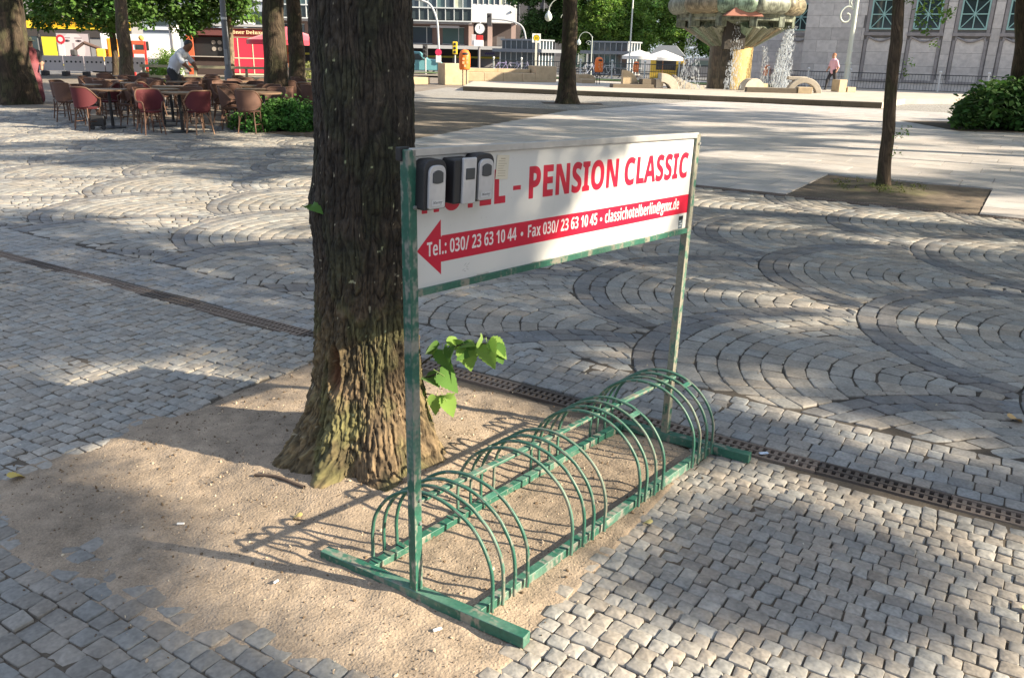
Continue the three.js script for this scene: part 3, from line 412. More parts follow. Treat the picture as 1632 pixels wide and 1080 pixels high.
  const faceShape = (w, h, r) => { const s = new THREE.Shape(); s.moveTo(-w / 2 + 0.003, -h / 2); s.lineTo(w / 2 - 0.003, -h / 2); s.lineTo(w / 2, -h / 2 + 0.003); s.lineTo(w / 2, h / 2 - r); s.quadraticCurveTo(w / 2, h / 2, w / 2 - r, h / 2); s.lineTo(-w / 2 + r, h / 2); s.quadraticCurveTo(-w / 2, h / 2, -w / 2, h / 2 - r); s.lineTo(-w / 2, -h / 2 + 0.003); s.closePath(); return s; };
  const ext = (s, d, b = 0.0015) => uvBox(new THREE.ExtrudeGeometry(s, { depth: d, bevelEnabled: true, bevelSize: b, bevelThickness: b, bevelSegments: 2, curveSegments: 8 }));
  const word = canvasTex(128, 48, (c) => { c.fillStyle = '#c3c4c6'; c.fillRect(0, 0, 128, 48); c.fillStyle = '#151515'; c.font = 'italic bold 31px serif'; c.fillText('Master', 10, 32); c.font = 'bold 9px sans-serif'; c.fillText('Lock', 94, 43); });
  const rounded = (label, x, y) => { const t = thing('key_box', label, 'key box'); onSign(t, x, y, 0.006); mesh('shell', ext(faceShape(0.076, 0.122, 0.026), 0.036, 0.003), shell, t); const f = mesh('cover', ext(faceShape(0.056, 0.108, 0.022), 0.005).translate(0, -0.005, 0.041), silver, t); const w = new THREE.Shape(); w.moveTo(-0.017, -0.014); w.quadraticCurveTo(0, -0.02, 0.017, -0.014); w.lineTo(0.017, 0.009); w.quadraticCurveTo(0, 0.022, -0.017, 0.009); w.closePath(); mesh('shutter', ext(w, 0.003, 0.001).translate(0, 0.022, 0.0465), M(0.05, 0.055, 0.06, { roughness: 0.4 }), t); const wd = mesh('lettering', new THREE.PlaneGeometry(0.04, 0.014).translate(0, -0.045, 0.0489), new THREE.MeshStandardMaterial({ map: word, roughness: 0.45 }), t); return t; };
  rounded('black key box with rounded silver front, nearest the left post of the sign', 0.052, 1.295);
  rounded('black key box with rounded silver front, right beside the paper note', 0.24, 1.302);
  const t = thing('key_box', 'square black key box with a narrow silver front between two rounded ones', 'key box'); onSign(t, 0.15, 1.299, 0.006);
  mesh('shell', rbox(0.078, 0.118, 0.05, 0.006, 0, 0, 0.025), shell, t); mesh('cover', rbox(0.052, 0.122, 0.01, 0.004, 0.012, 0.001, 0.054), silver, t); mesh('shutter', rbox(0.034, 0.03, 0.004, 0.002, 0.012, 0.02, 0.0595), M(0.05, 0.055, 0.06, { roughness: 0.4 }), t);
  const note = canvasTex(96, 128, (c) => { c.fillStyle = '#cdc6b4'; c.fillRect(0, 0, 96, 128); c.fillStyle = 'rgba(120,105,85,0.5)'; for (let y = 30; y < 110; y += 13) c.fillRect(14, y, rr(40, 66), 3); c.fillRect(30, 16, 36, 5); });
  const nt = single('paper_note', 'small faded paper note taped to the sign beside the key boxes', 'note', new THREE.BoxGeometry(0.054, 0.068, 0.0008), new THREE.MeshStandardMaterial({ map: note, roughness: 0.9 })); onSign(nt, 0.362, 1.318, 0.0062); nt.rotateZ(-0.05);
}

// ---------------------------------------------------------------- trees and the shade they cast
const barkM = [mats.bark, M(0.13, 0.105, 0.085, { map: T.bark, bumpMap: T.barkB, bumpScale: 0.02, roughness: 0.95 }), M(0.25, 0.22, 0.18, { map: T.bark, bumpMap: T.barkB, bumpScale: 0.012, roughness: 0.95 })];
function trunkGeo(r, h, lx, lz, flare = 0.5, wob = 0.06) { // tapered, slightly crooked stem from the origin
  const N = 22, S = 26, pos = [], uv = [], idx = [], sd = rnd() * 50;
  for (let j = 0; j <= N; j++) { const a = (j / N) ** 1.5, y = a * h - 0.05, cx = lx * a + wob * (fbm(a * 6 + sd, 1, 2, 7) - 0.5) * sstep(0, 0.15, a) * 2, cz = lz * a + wob * (fbm(a * 6 + sd, 9, 2, 8) - 0.5) * 2 * sstep(0, 0.15, a); for (let i = 0; i <= S; i++) { const th = i / S * 6.28319, rad = r * (1 - 0.35 * a) * (1 + flare * Math.exp(-y / (r * 1.3)) * (0.8 + 0.4 * Math.cos(th * 4 + sd))) * (1 + 0.12 * (fbm((i % S) / S * 10, y * 2, 3, 201, 10, 0) - 0.5) * 2); pos.push(cx + Math.cos(th) * rad, y, cz + Math.sin(th) * rad); uv.push(i / S * Math.max(1, Math.round(r * 8)), y * 0.8); } }
  for (let j = 0; j < N; j++) for (let i = 0; i < S; i++) { const a = j * (S + 1) + i; idx.push(a, a + S + 1, a + 1, a + 1, a + S + 1, a + S + 2); }
  const g = new THREE.BufferGeometry(); g.setAttribute('position', new THREE.Float32BufferAttribute(pos, 3)); g.setAttribute('uv', new THREE.Float32BufferAttribute(uv, 2)); g.setIndex(idx); g.computeVertexNormals(); return g;
}
const shadeTrees = [];
function streetTree(name, label, x, z, r, h, lean, mat, reach, group) {
  const t = thing(name, label, 'tree', x, 0, z, 0, group); mesh('trunk', trunkGeo(r, h, lean[0], lean[1], r < 0.12 || r > 0.45 ? 0.3 : 0.5), mat, t);
  for (let i = 0; i < 4; i++) { const a = i * 1.57 + x, b = V(lean[0], h * 0.97, lean[1]), l = reach * rr(0.55, 0.9); mesh('limb', tube([b.clone().add(V(0, -rr(0.1, 0.9), 0)), b.clone().add(V(Math.cos(a) * l * 0.4, 0.9, Math.sin(a) * l * 0.4)), b.clone().add(V(Math.cos(a) * l, rr(1.2, 2.4), Math.sin(a) * l))], r * 0.2, 8, 7), mat, t); }
  t.userData.at = undefined; shadeTrees.push({ t, x: x + lean[0], z: z + lean[1], pts: [], own: reach }); return t;
}
shadeTrees.push({ t: mainTree, x: TX, z: TZ, pts: [], own: 3 });
for (let i = 0; i < 5; i++) { const a = i * 1.26 + 0.4; mesh('limb', tube([V(TX + 0.1, 4.6 + 0.35 * i, TZ), V(TX + Math.cos(a) * 1.2, 5.9 + 0.2 * i, TZ + Math.sin(a) * 1.2), V(TX + Math.cos(a) * 3.2, 7.2 + 0.2 * i, TZ + Math.sin(a) * 3.2)], 0.07, 10, 8), mats.bark, mainTree); }
const leftTree = streetTree('plane_tree', 'very thick grey trunk at the left edge beside the café chairs', -13.72, -23.4, 0.5, 5.2, [0.35, 0], barkM[0], 4);
const cafeTree = streetTree('lime_tree', 'tall dark trunk rising from the leafy green shrub by the café', -5.84, -20.7, 0.29, 5.2, [0.25, 0], barkM[0], 4);
const cafeTree2 = streetTree('lime_tree', 'dark trunk behind the café chairs beside the red parasol', -7.36, -29, 0.28, 5.2, [-0.05, 0], barkM[0], 4);
const slimTree = streetTree('lime_tree', 'slim pale grey trunk behind the middle of the café chairs', -14.95, -33, 0.26, 5.5, [0.2, 0], barkM[1], 4);
const platformTree = streetTree('lime_tree', 'dark straight trunk standing before the fountain platform, next to orange bins', 1.7, -29.3, 0.29, 5.4, [-0.1, 0], barkM[0], 4);
const thinTree = streetTree('young_tree', 'thin crooked young trunk growing in the square soil pit', 4.95, -11.22, 0.085, 4.7, [-0.35, 0], barkM[1], 2.4);
const bushTree = streetTree('lime_tree', 'dark trunk rising out of the big bush at the right edge', 13.5, -23, 0.33, 5.3, [-0.75, 0], barkM[0], 4);
for (const [x, z, w] of [[8.5, 3.4, 'right of the viewer, nearest the bicycle stand'], [11.5, -6.6, 'level with the middle of the arc paving'], [15.5, -14, 'level with the thin young tree'], [10.5, 7.2, 'farthest back on the right behind the viewer'], [16.5, -2.5, 'in the second row, right of the viewer'], [21, -10, 'in the second row, level with the slab paving'], [20, -21, 'beyond the big bush at the right'], [3.5, 6.5, 'directly behind the viewer']]) streetTree('lime_tree', 'shade casting lime tree ' + w, x, z, 0.25, 5, [rr(-0.2, 0.2), rr(-0.2, 0.2)], barkM[0], 4.4, 'lime trees to the right of the view');
{ // foliage: crowns shaped for the light, leaves left out so these patches stay sunlit (metres)
  const lit = [
    [-1.89, -3.20, -1.73, -3.19, -1.44, -3.08, -1.07, -2.96, -0.88, -2.87, -0.74, -2.98, -0.50, -3.18, -0.46, -3.97, -0.14, -3.95, 0.10, -3.62, 0.64, -3.05, 0.90, -2.86, 1.37, -2.70, 1.45, -1.86, -0.46, -1.80, -0.72, -1.96, -0.85, -2.07, -0.98, -2.18, -1.06, -2.27, -1.21, -2.47, -1.22, -2.59, -1.12, -2.73, -1.35, -2.76, -1.61, -2.89, -1.79, -2.93, -1.95, -3.05],
    [-1.52, -3.57, -1.38, -3.76, -1.18, -3.95, -1.08, -4.15, -0.86, -4.03, -0.3, -4.0, -0.3, -3.4, -0.95, -3.38, -1.14, -3.5, -1.28, -3.48, -1.31, -3.46],
    [-1.3, -3.42, -0.4, -3.42, -0.4, -2.9, -0.9, -2.9, -1.5, -3.12],
    [-2.64, -3.96, -2.60, -4.05, -2.40, -4.11, -2.19, -4.03, -2.22, -3.88, -2.34, -3.80, -2.46, -3.81], [-2.42, -3.75, -2.22, -3.32, -1.75, -3.3, -1.45, -3.75, -1.7, -4.35, -2.2, -4.25],
    [-0.6, -1.2, -0.3, -2.07, 0.07, -2.32, 0.41, -2.70, 0.74, -2.99, 0.90, -3.25, 1.04, -3.20, 1.30, -2.97, 1.60, -2.82, 1.89, -2.64, 2.26, -2.44, 2.4, -0.8],
    [0.89, -4.16, 1.01, -4.04, 1.21, -3.96, 1.30, -3.77, 1.50, -3.78, 1.57, -3.55, 1.73, -3.54, 1.91, -3.38, 2.23, -3.25, 2.18, -3.15, 1.92, -3.21, 1.75, -3.27, 1.50, -3.36, 1.34, -3.47, 1.18, -3.63, 1.06, -3.76, 0.91, -3.89],
    [2.02, -5.32, 2.19, -5.54, 2.47, -5.56, 2.42, -5.25, 2.26, -5.10, 2.07, -5.13], [1.12, -4.17, 1.37, -4.32, 1.66, -4.24, 1.67, -4.14, 1.46, -4.04, 1.30, -3.97, 1.16, -3.99], [1.85, -5.41, 2.02, -5.32, 1.98, -5.12, 1.75, -4.97, 1.61, -5.05],
    [1.4, -11.2, 2.44, -9.81, 2.88, -9.80, 3.59, -9.83, 3.81, -9.38, 4.43, -9.34, 5.09, -9.25, 5.51, -8.92, 5.27, -8.50, 4.75, -8.73, 4.06, -8.96, 3.59, -8.80, 3.42, -9.44, 2.79, -9.48, 2.27, -9.07, 1.5, -9.3], [2.21, -8.79, 2.59, -8.73, 2.76, -8.65, 2.94, -8.43, 2.85, -8.14, 2.49, -8.38, 2.12, -8.43],
    [3.31, -7.97, 3.62, -7.92, 3.93, -7.83, 5.10, -8.21, 4.84, -7.76, 3.96, -7.59, 3.78, -7.49, 3.49, -7.62, 3.23, -7.75], [1.59, -6.13, 1.91, -6.00, 2.13, -5.92, 2.07, -5.76, 1.78, -5.79, 1.55, -5.97],
    [5.34, -9.57, 5.84, -10.26, 6.49, -10.63, 8, -10.5, 7, -9, 5.93, -9.41, 5.68, -9.21], [5.07, -11.18, 5.31, -10.90, 5.40, -10.48, 5.67, -10.11, 5.51, -9.89, 5.13, -10.17, 4.97, -10.56], [0.26, -4.30, 0.38, -4.40, 0.60, -4.44, 0.69, -4.35, 0.67, -4.12, 0.56, -4.11, 0.41, -4.19],
    [-12, -12.2, -7.58, -11.85, -6.78, -11.78, -6.45, -11.42, -5.80, -11.43, -5.49, -11.69, -4.49, -10.81, -3.90, -10.39, -3.30, -10.33, -3.25, -10.83, -2.69, -11.10, -2.23, -10.99, -0.6, -10.5, -0.4, -7.6, -1.52, -7.36, -2.05, -7.39, -2.61, -7.50, -2.95, -7.46, -3.35, -7.59, -4.10, -8.27, -4.74, -8.52, -5.48, -8.43, -8, -8.6],
    [-7.76, -13.28, -7.50, -13.47, -6.86, -13.06, -7.02, -12.85, -7.41, -12.88], [-5.72, -12.19, -4.53, -12.07, -4.43, -11.81, -5.49, -11.69], [-11.39, -18.05, -10.12, -17.41, -9.29, -17.17, -7.00, -15.50, -7.04, -15.13, -7.92, -15.10, -8.15, -14.38, -9.01, -14.19, -12, -15],
    [-3.36, -31.14, -0.2, -30.9, 4.16, -31.72, 9.38, -26.48, 11.18, -25.47, 16.44, -27.86, 24.32, -36, -4.45, -36],
    [-14, -27.5, -11, -26.5, -10, -27.3, -13, -28.6], [-9.5, -23.2, -8.2, -22.6, -7.9, -23.4, -9.2, -24], [-12.6, -21.9, -11.6, -21.6, -11.3, -22.2, -12.3, -22.4], [-12, -31, -6, -28.5, -5, -31, -10, -33],
    [2.6, -14.6, 4.4, -14.2, 5.6, -15.2, 3.2, -15.4], [6, -18.5, 9, -18, 9.5, -19.6, 6.5, -19.3],
  ];
  const shade = [[0.74, -2.97, 0.87, -3.00, 0.96, -2.79, 1.19, -2.65, 1.37, -2.56, 1.35, -2.39, 1.25, -2.27, 1.32, -2.01, 1.22, -1.93, 1.08, -1.99, 0.88, -2.05, 0.63, -2.16, 0.50, -2.24, 0.40, -2.32, 0.52, -2.54, 0.62, -2.73]];
  const inside = (p, x, z) => { let c = false; for (let i = 0, j = p.length - 2; i < p.length; j = i, i += 2) if ((p[i + 1] > z) !== (p[j + 1] > z) && x < (p[j] - p[i]) * (z - p[i + 1]) / (p[j + 1] - p[i + 1]) + p[i]) c = !c; return c; };
  const isLit = (x, z) => { for (const p of shade) if (inside(p, x, z)) return false; for (const p of lit) if (inside(p, x, z)) return true; return false; };
  const kx = SUN.x / SUN.y, kz = SUN.z / SUN.y;
  const place = (x, z, size, hmin, hmax) => { const h = rr(hmin, hmax), X = x + kx * h, Z = z + kz * h; let best = null, bd = 1e9; for (const s of shadeTrees) { const d = (s.x - X) ** 2 + (s.z - Z) ** 2; if (d < bd) { bd = d; best = s; } } best.pts.push([X - best.t.position.x, h, Z - best.t.position.z, size]); };
  for (let z = -4.9; z < 1.2; z += 0.13) for (let x = -4.6; x < 3.4; x += 0.13) { const a = x + rr(-0.07, 0.07), b = z + rr(-0.07, 0.07), e = 0.13; if (isLit(a, b) || (!inside(shade[0], a, b) && (isLit(a - e, b) || isLit(a + e, b) || isLit(a, b - e) || isLit(a, b + e)))) continue; place(a, b, rr(0.5, 0.7), 4.6, 7.5); if (rnd() < 0.7) place(a, b, rr(0.5, 0.7), 5, 8); }
  for (let z = -35; z < -1; z += 0.3) for (let x = -23; x < 15; x += 0.3) { if (z > -4.9 && x > -4.6 && x < 3.4) continue; if (x > 2 - z * 0.75 || x < -4 + z * 0.8) continue; for (let k = 0; k < 2; k++) { const a = x + rr(-0.16, 0.16), b = z + rr(-0.16, 0.16); const e = 0.31; if (isLit(a, b) || isLit(a - e, b) || isLit(a + e, b) || isLit(a, b - e * 0.7) || isLit(a, b + e * 0.7) || (z < -12 && fbm(a * 0.45, b * 0.7, 3, 301) > 0.62)) continue; const [ss, tt] = ST(a, b); const far = tt > 8 && ss > -10; if (rnd() < (far ? 0.68 : 0.92)) place(a, b, rr(0.85, 1.2), far ? 8 : 4.8, far ? 14 : 8.5); } }
  for (const s of shadeTrees) if (s.pts.length) crown(s.t, s.pts, LEAF.mid, 0);
}
// visible small shoots on the thin tree and leaves hanging into the top of the view
{
  const S = LEAF.bright; const pts = []; for (let i = 0; i < 9; i++) pts.push([rr(0.02, 0.5), rr(2.05, 2.5), rr(-0.15, 0.2), rr(0.35, 0.5)]); for (const [x, y, z] of [[0.02, 1.62, 0.1], [-0.02, 1.5, 0.12], [0.03, 0.72, 0.1], [0.1, 0.78, 0.12], [0.04, 0.5, 0.1], [-0.1, 2.35, 0.1], [0.3, 1.85, 0.1], [0.2, 1.98, 0.05]]) pts.push([x, y, z, rr(0.22, 0.32)]);
  const c = crown(thinTree, pts, S, 2, 'side_shoots');
  const gr = []; for (let i = 0; i < 46; i++) { const a = rr(0, 6.28), r = rr(0.12, 0.75); gr.push([Math.cos(a) * r, 0.05, Math.sin(a) * r * 0.8, rr(0.1, 0.2)]); }
  crown(thinTree, gr, leafMat(0.12, 0.15, 0.04, 0.2), 2, 'moss_tufts');
}
function shrub(name, label, x, z, w, h, d, n, mat, size, low = 0.02, gi = 2) { const t = thing(name, label, 'shrub', x, 0, z), pts = []; const sts = []; for (let i = 0; i < 9; i++) { const a = rr(0, 6.28); sts.push(bar(V(Math.cos(a) * w * 0.08, 0, Math.sin(a) * d * 0.08), V(Math.cos(a) * w * 0.36, h * 0.75, Math.sin(a) * d * 0.36), 0.012, 5, 0.006)); } mesh('stems', merge(sts), M(0.08, 0.06, 0.04), t);
  for (let i = 0; i < n; i++) { const a = rr(0, 6.283), rad = Math.pow(rnd(), 0.4), lump = 0.75 + 0.35 * Math.sin(a * 3 + x) * 0.6 + 0.2 * Math.sin(a * 7 + z), px = Math.cos(a) * rad * w / 2 * lump, pz = Math.sin(a) * rad * d / 2 * lump; const top = h * Math.sqrt(Math.max(0.04, 1 - rad * rad * 0.9)) * (0.8 + 0.35 * fbm(px * 1.7 + x, pz * 1.7, 2, 77)); pts.push([px, Math.max(low, top * Math.pow(rnd(), 0.5)), pz, rr(0.75, 1.2) * size]); } crown(t, pts, mat, gi, 'foliage'); return t; }
shrub('leafy_shrub', 'low bright green shrub round the trunk in front of the café chairs', -4.85, -17.6, 2.3, 0.62, 1.6, 620, leafMat(0.07, 0.2, 0.04, 0.35), 0.62);
shrub('leafy_shrub', 'big dark green bush with large leaves at the right edge', 13.1, -22.4, 4.1, 1.25, 2.6, 900, leafMat(0.055, 0.13, 0.03, 0.3), 1.0, 0.1, 0);
{ // soil under those two
  sheet('shrub_bed', [P(-14.0, 8.35), P(-12.0, 8.35), P(-11.4, 10.2), P(-14.6, 10.4)], 0.004, M(0.17, 0.13, 0.1, { map: T.soil, roughness: 1 }), 1);
  sheet('bush_bed', [[11.0, -21.2], [16.5, -21], [17, -24.8], [11, -24.6]], 0.006, M(0.14, 0.11, 0.085, { map: T.soil, roughness: 1 }), 1);
  sheet('platform_tree_soil', [[0.9, -28.8], [2.9, -28.9], [2.9, -29.9], [0.8, -29.9]], 0.012, M(0.16, 0.13, 0.1, { map: T.soil, roughness: 1 }), 1);
}

// ---------------------------------------------------------------- café
const cane = M(0.12, 0.062, 0.04, { roughness: 0.6 }), caneLight = M(0.3, 0.17, 0.1, { roughness: 0.6 }), weave = M(0.14, 0.072, 0.052, { map: T.plaster, roughness: 0.75 }), redSeat = M(0.085, 0.011, 0.016, { roughness: 0.8 });
function chairProto(kind) {
  const t = thing('cafe_chair', '', 'chair', 0, 0, 0, 0, 'brown woven café chairs');
  const wv = kind ? redSeat : weave, fr = kind === 2 ? caneLight : cane;
  mesh('seat', uvBox(new THREE.CylinderGeometry(0.22, 0.2, 0.035, 18).translate(0, 0.45, 0)), wv, t);
  { const pos = [], idx = [], NA = 16, NB = 5; for (const off of [0, 0.014]) for (let j = 0; j <= NB; j++) for (let i = 0; i <= NA; i++) { const a = (i / NA * 2 - 1) * 1.75, f = Math.abs(i / NA * 2 - 1), yt = lerp(0.86, 0.66, sstep(0.45, 1, f)), yb = lerp(0.47, 0.6, f * f * f), y = lerp(yb, yt, j / NB), r = lerp(0.228, 0.262, (y - 0.47) / 0.39) + off; pos.push(Math.sin(a) * r, y, -Math.cos(a) * r); }
    const W = NA + 1; for (const o of [0, W * (NB + 1)]) for (let j = 0; j < NB; j++) for (let i = 0; i < NA; i++) { const p = o + j * W + i; idx.push(p, p + 1, p + W, p + 1, p + W + 1, p + W); }
    const g = new THREE.BufferGeometry(); g.setAttribute('position', new THREE.Float32BufferAttribute(pos, 3)); g.setIndex(idx); g.computeVertexNormals(); mesh('backrest', uvBox(g), wv, t); } // back of the chair at -z
  const top = []; for (let i = -8; i <= 8; i++) { const a = i / 8 * 2.35, f = Math.abs(i) / 8; top.push(V(Math.sin(a) * 0.27, lerp(0.87, 0.64, sstep(0.3, 0.85, f)), -Math.cos(a) * 0.27)); }
  top.push(V(Math.sin(2.35) * 0.23, 0.47, 0.19)); top.unshift(V(-Math.sin(2.35) * 0.23, 0.47, 0.19));
  mesh('arm_frame', tube(top, 0.014, 40, 7), fr, t);
  for (const [x, z] of [[0.17, 0.17], [-0.17, 0.17], [0.17, -0.17], [-0.17, -0.17]]) mesh('leg', tube([V(x * 0.95, 0.45, z * 0.95), V(x, 0.25, z), V(x * 1.15, 0, z * 1.2)], 0.014, 6, 7), fr, t);
  for (const s of [-1, 1]) for (const z of [-1, 1]) mesh('brace', merge([tube([V(s * 0.168, 0.2, z * 0.17), V(s * 0.13, 0.33, z * 0.16), V(0.02 * s, 0.44, z * 0.15)], 0.009, 6, 5)]), fr, t);
  for (const q of [-0.175, 0.175]) mesh('stretcher', bar(V(q, 0.18, 0.18), V(q, 0.18, -0.18), 0.009, 5), fr, t); return t;
}
const chairs = [chairProto(0), chairProto(1), chairProto(2)], used = [0, 0, 0];
function tableProto() { const t = thing('cafe_table', '', 'table', 0, 0, 0, 0, 'round café tables'); mesh('tabletop', uvBox(new THREE.CylinderGeometry(0.36, 0.355, 0.03, 28).translate(0, 0.735, 0)), M(0.2, 0.13, 0.085, { roughness: 0.45 }), t); mesh('pole', cyl(0.03, 0.03, 0.7, 0, 0.02, 0), mats.black, t); mesh('base', uvBox(new THREE.LatheGeometry([[0, 0.035], [0.06, 0.035], [0.24, 0.015], [0.25, 0], [0, 0]].map((p) => new THREE.Vector2(...p)), 24)), mats.black, t); return t; }
const table0 = tableProto();
// [x, z, words for the table, chairs: bits far/right/near/left, kinds]
const tables = [
  [-9.15, -18.95, 'the front table at the left, near the black case', [1, 0, 1, 1], [0, 0, 1, 0]],
  [-7.35, -18.35, 'the frontmost table with the broad black base', [1, 1, 1, 1], [0, 2, 1, 0]],
  [-6.45, -20.6, 'the table left of the shrub trunk', [1, 1, 1, 1], [0, 0, 0, 0]],
  [-8.6, -21.0, 'the second-row table in the middle', [1, 1, 1, 1], [0, 0, 0, 2]],
  [-10.6, -20.8, 'the second-row table at the left', [1, 1, 1, 1], [0, 1, 0, 0]],
  [-11.4, -24.0, 'the third-row table nearest the thick left trunk', [1, 1, 1, 1], [0, 0, 0, 0]],
  [-9.4, -23.8, 'the third-row table in the middle', [1, 1, 1, 1], [0, 0, 0, 0]],
  [-7.4, -23.9, 'the third-row table right of the middle', [1, 1, 1, 1], [0, 0, 0, 0]],
  [-5.0, -22.6, 'the table right of the shrub trunk', [1, 1, 1, 1], [0, 0, 0, 0]],
  [-4.3, -25.4, 'the rear table right of the shrub trunk', [1, 1, 1, 1], [0, 0, 0, 0]],
  [-12.6, -27.2, 'the back-row table at the left', [1, 1, 1, 1], [0, 0, 0, 0]],
  [-10.3, -27.0, 'the back-row table left of the middle', [1, 1, 1, 1], [0, 0, 0, 0]],
  [-8.2, -26.8, 'the back-row table below the waiter', [1, 1, 1, 1], [0, 0, 0, 0]],
  [-6.3, -27.2, 'the back-row table before the red kiosk', [1, 1, 1, 1], [0, 0, 0, 0]],
  [-8.25, -19.6, 'the table wedged between the two front tables', [1, 0, 0, 1], [0, 0, 0, 0]], [-5.75, -19.1, 'the front table at the right, by the shrub', [1, 0, 1, 1], [0, 0, 0, 0]], [-10.3, -22.3, 'the table between second and third row at the left', [1, 1, 1, 1], [0, 0, 0, 0]],
  [-7.2, -22.3, 'the table between second and third row at the right', [1, 1, 1, 1], [0, 0, 0, 0]], [-8.4, -25.3, 'the fourth-row table in the middle', [1, 1, 1, 1], [0, 0, 0, 0]], [-10.9, -25.5, 'the fourth-row table at the left', [1, 1, 1, 1], [0, 0, 0, 0]], [-6.1, -25.2, 'the fourth-row table at the right', [1, 1, 1, 1], [0, 0, 0, 0]],
];
tables.forEach(([x0, z0, words, on, kinds], i) => {
  const x = x0 * 0.9 + 0.05, z = z0 * 0.9 - 0.15;
  const lab = `round café table, ${words}`; if (i) dup(table0, lab, x, 0, z, rr(0, 3)); else { table0.position.set(x, 0, z); table0.userData.label = lab; }
  on.forEach((q, k) => { if (!q) return; const a = [-Math.PI / 2, 0, Math.PI / 2, Math.PI][k] + rr(-0.35, 0.35) + 0.35, d = rr(0.56, 0.72), cx = x + Math.cos(a) * d, cz = z + Math.sin(a) * d, turn = Math.atan2(x - cx, z - cz) + rr(-0.3, 0.3), kd = kinds[k];
    const l = `${['brown woven', 'dark red', 'cane framed red'][kd]} chair, ${['far', 'right', 'near', 'left'][k]} side of ${words}`; const c = chairs[kd]; if (used[kd]++) dup(c, l, cx, 0, cz, turn, 0.93); else { c.position.set(cx, 0, cz); c.rotation.y = turn; c.scale.setScalar(0.93); c.userData.label = l; } });
});
{ const t = thing('trolley_case', 'small black case with a chrome frame standing under the front left café chair', 'case', -8.25, 0, -16.75, 0.3); mesh('body', rbox(0.26, 0.2, 0.2, 0.03, 0, 0.17, 0), mats.black, t); mesh('frame', merge([bar(V(-0.16, 0, 0.06), V(-0.19, 0.42, 0.06), 0.011), bar(V(-0.19, 0.42, 0.06), V(0.05, 0.4, 0.06), 0.011)]), mats.steel, t); for (const x of [-0.1, 0.1]) mesh('wheel', uvBox(new THREE.CylinderGeometry(0.045, 0.045, 0.03, 14).rotateX(Math.PI / 2).translate(x, 0.045, 0.11)), mats.black, t); }

// people: one continuous body each, meshed from tapered limbs
function person(name, label, x, y, z, turn, bones, extra = []) {
  const t = thing(name, label, 'person', x, y, z, turn), N = 74, mc = new MarchingCubes(N, mats.dark, false, false, 60000), half = N / 2, S = 0.98, cy = 0.92; mc.isolation = 0;
  const f = mc.field, d1 = (b, px, py, pz) => { const ax = b[0], ay = b[1], az = b[2], bx = b[4] - ax, by = b[5] - ay, bz = b[6] - az, k = clamp(((px - ax) * bx + (py - ay) * by + (pz - az) * bz) / (bx * bx + by * by + bz * bz + 1e-9)); return Math.hypot(px - ax - bx * k, py - ay - by * k, pz - az - bz * k) - lerp(b[3], b[7], k); };
  for (let k = 0; k < N; k++) for (let j = 0; j < N; j++) for (let i = 0; i < N; i++) { const px = (i - half) / half * S, py = (j - half) / half * S + cy, pz = (k - half) / half * S; let s = 0; for (const b of bones) s += Math.exp(-34 * d1(b, px, py, pz)); f[i + j * N + k * N * N] = Math.log(s + 1e-30) / 34; }
  mc.update(); const n = mc.count, pos = new Float32Array(mc.positionArray.slice(0, n * 3)), nor = new Float32Array(mc.normalArray.slice(0, n * 3)), col = new Float32Array(n * 3), uv = new Float32Array(n * 2);
  for (let i = 0; i < n; i++) { const px = pos[i * 3] *= S, py = pos[i * 3 + 1] = pos[i * 3 + 1] * S + cy, pz = pos[i * 3 + 2] *= S; let best = null, bd = 9; for (const b of bones) { const d = d1(b, px, py, pz); if (d < bd) { bd = d; best = b; } } col.set(best[8], i * 3); }
  const g = new THREE.BufferGeometry(); g.setAttribute('position', new THREE.BufferAttribute(pos, 3)); g.setAttribute('normal', new THREE.BufferAttribute(nor, 3)); g.setAttribute('color', new THREE.BufferAttribute(col, 3)); g.setAttribute('uv', new THREE.BufferAttribute(uv, 2));
  mesh('body', g, new THREE.MeshStandardMaterial({ vertexColors: true, roughness: 0.85 }), t); for (const [n2, geo, mat] of extra) mesh(n2, geo, mat, t); return t;
}
const SKIN = [0.42, 0.24, 0.17], SKIN2 = [0.2, 0.1, 0.06];
const hairCap = (x, y, z, r, mat, sq = 1) => ['hair', uvBox(new THREE.SphereGeometry(r, 16, 10, 0, 6.283, 0, 1.75).scale(0.92, 1, 1.05 * sq).rotateX(-0.35).translate(x, y, z)), mat];
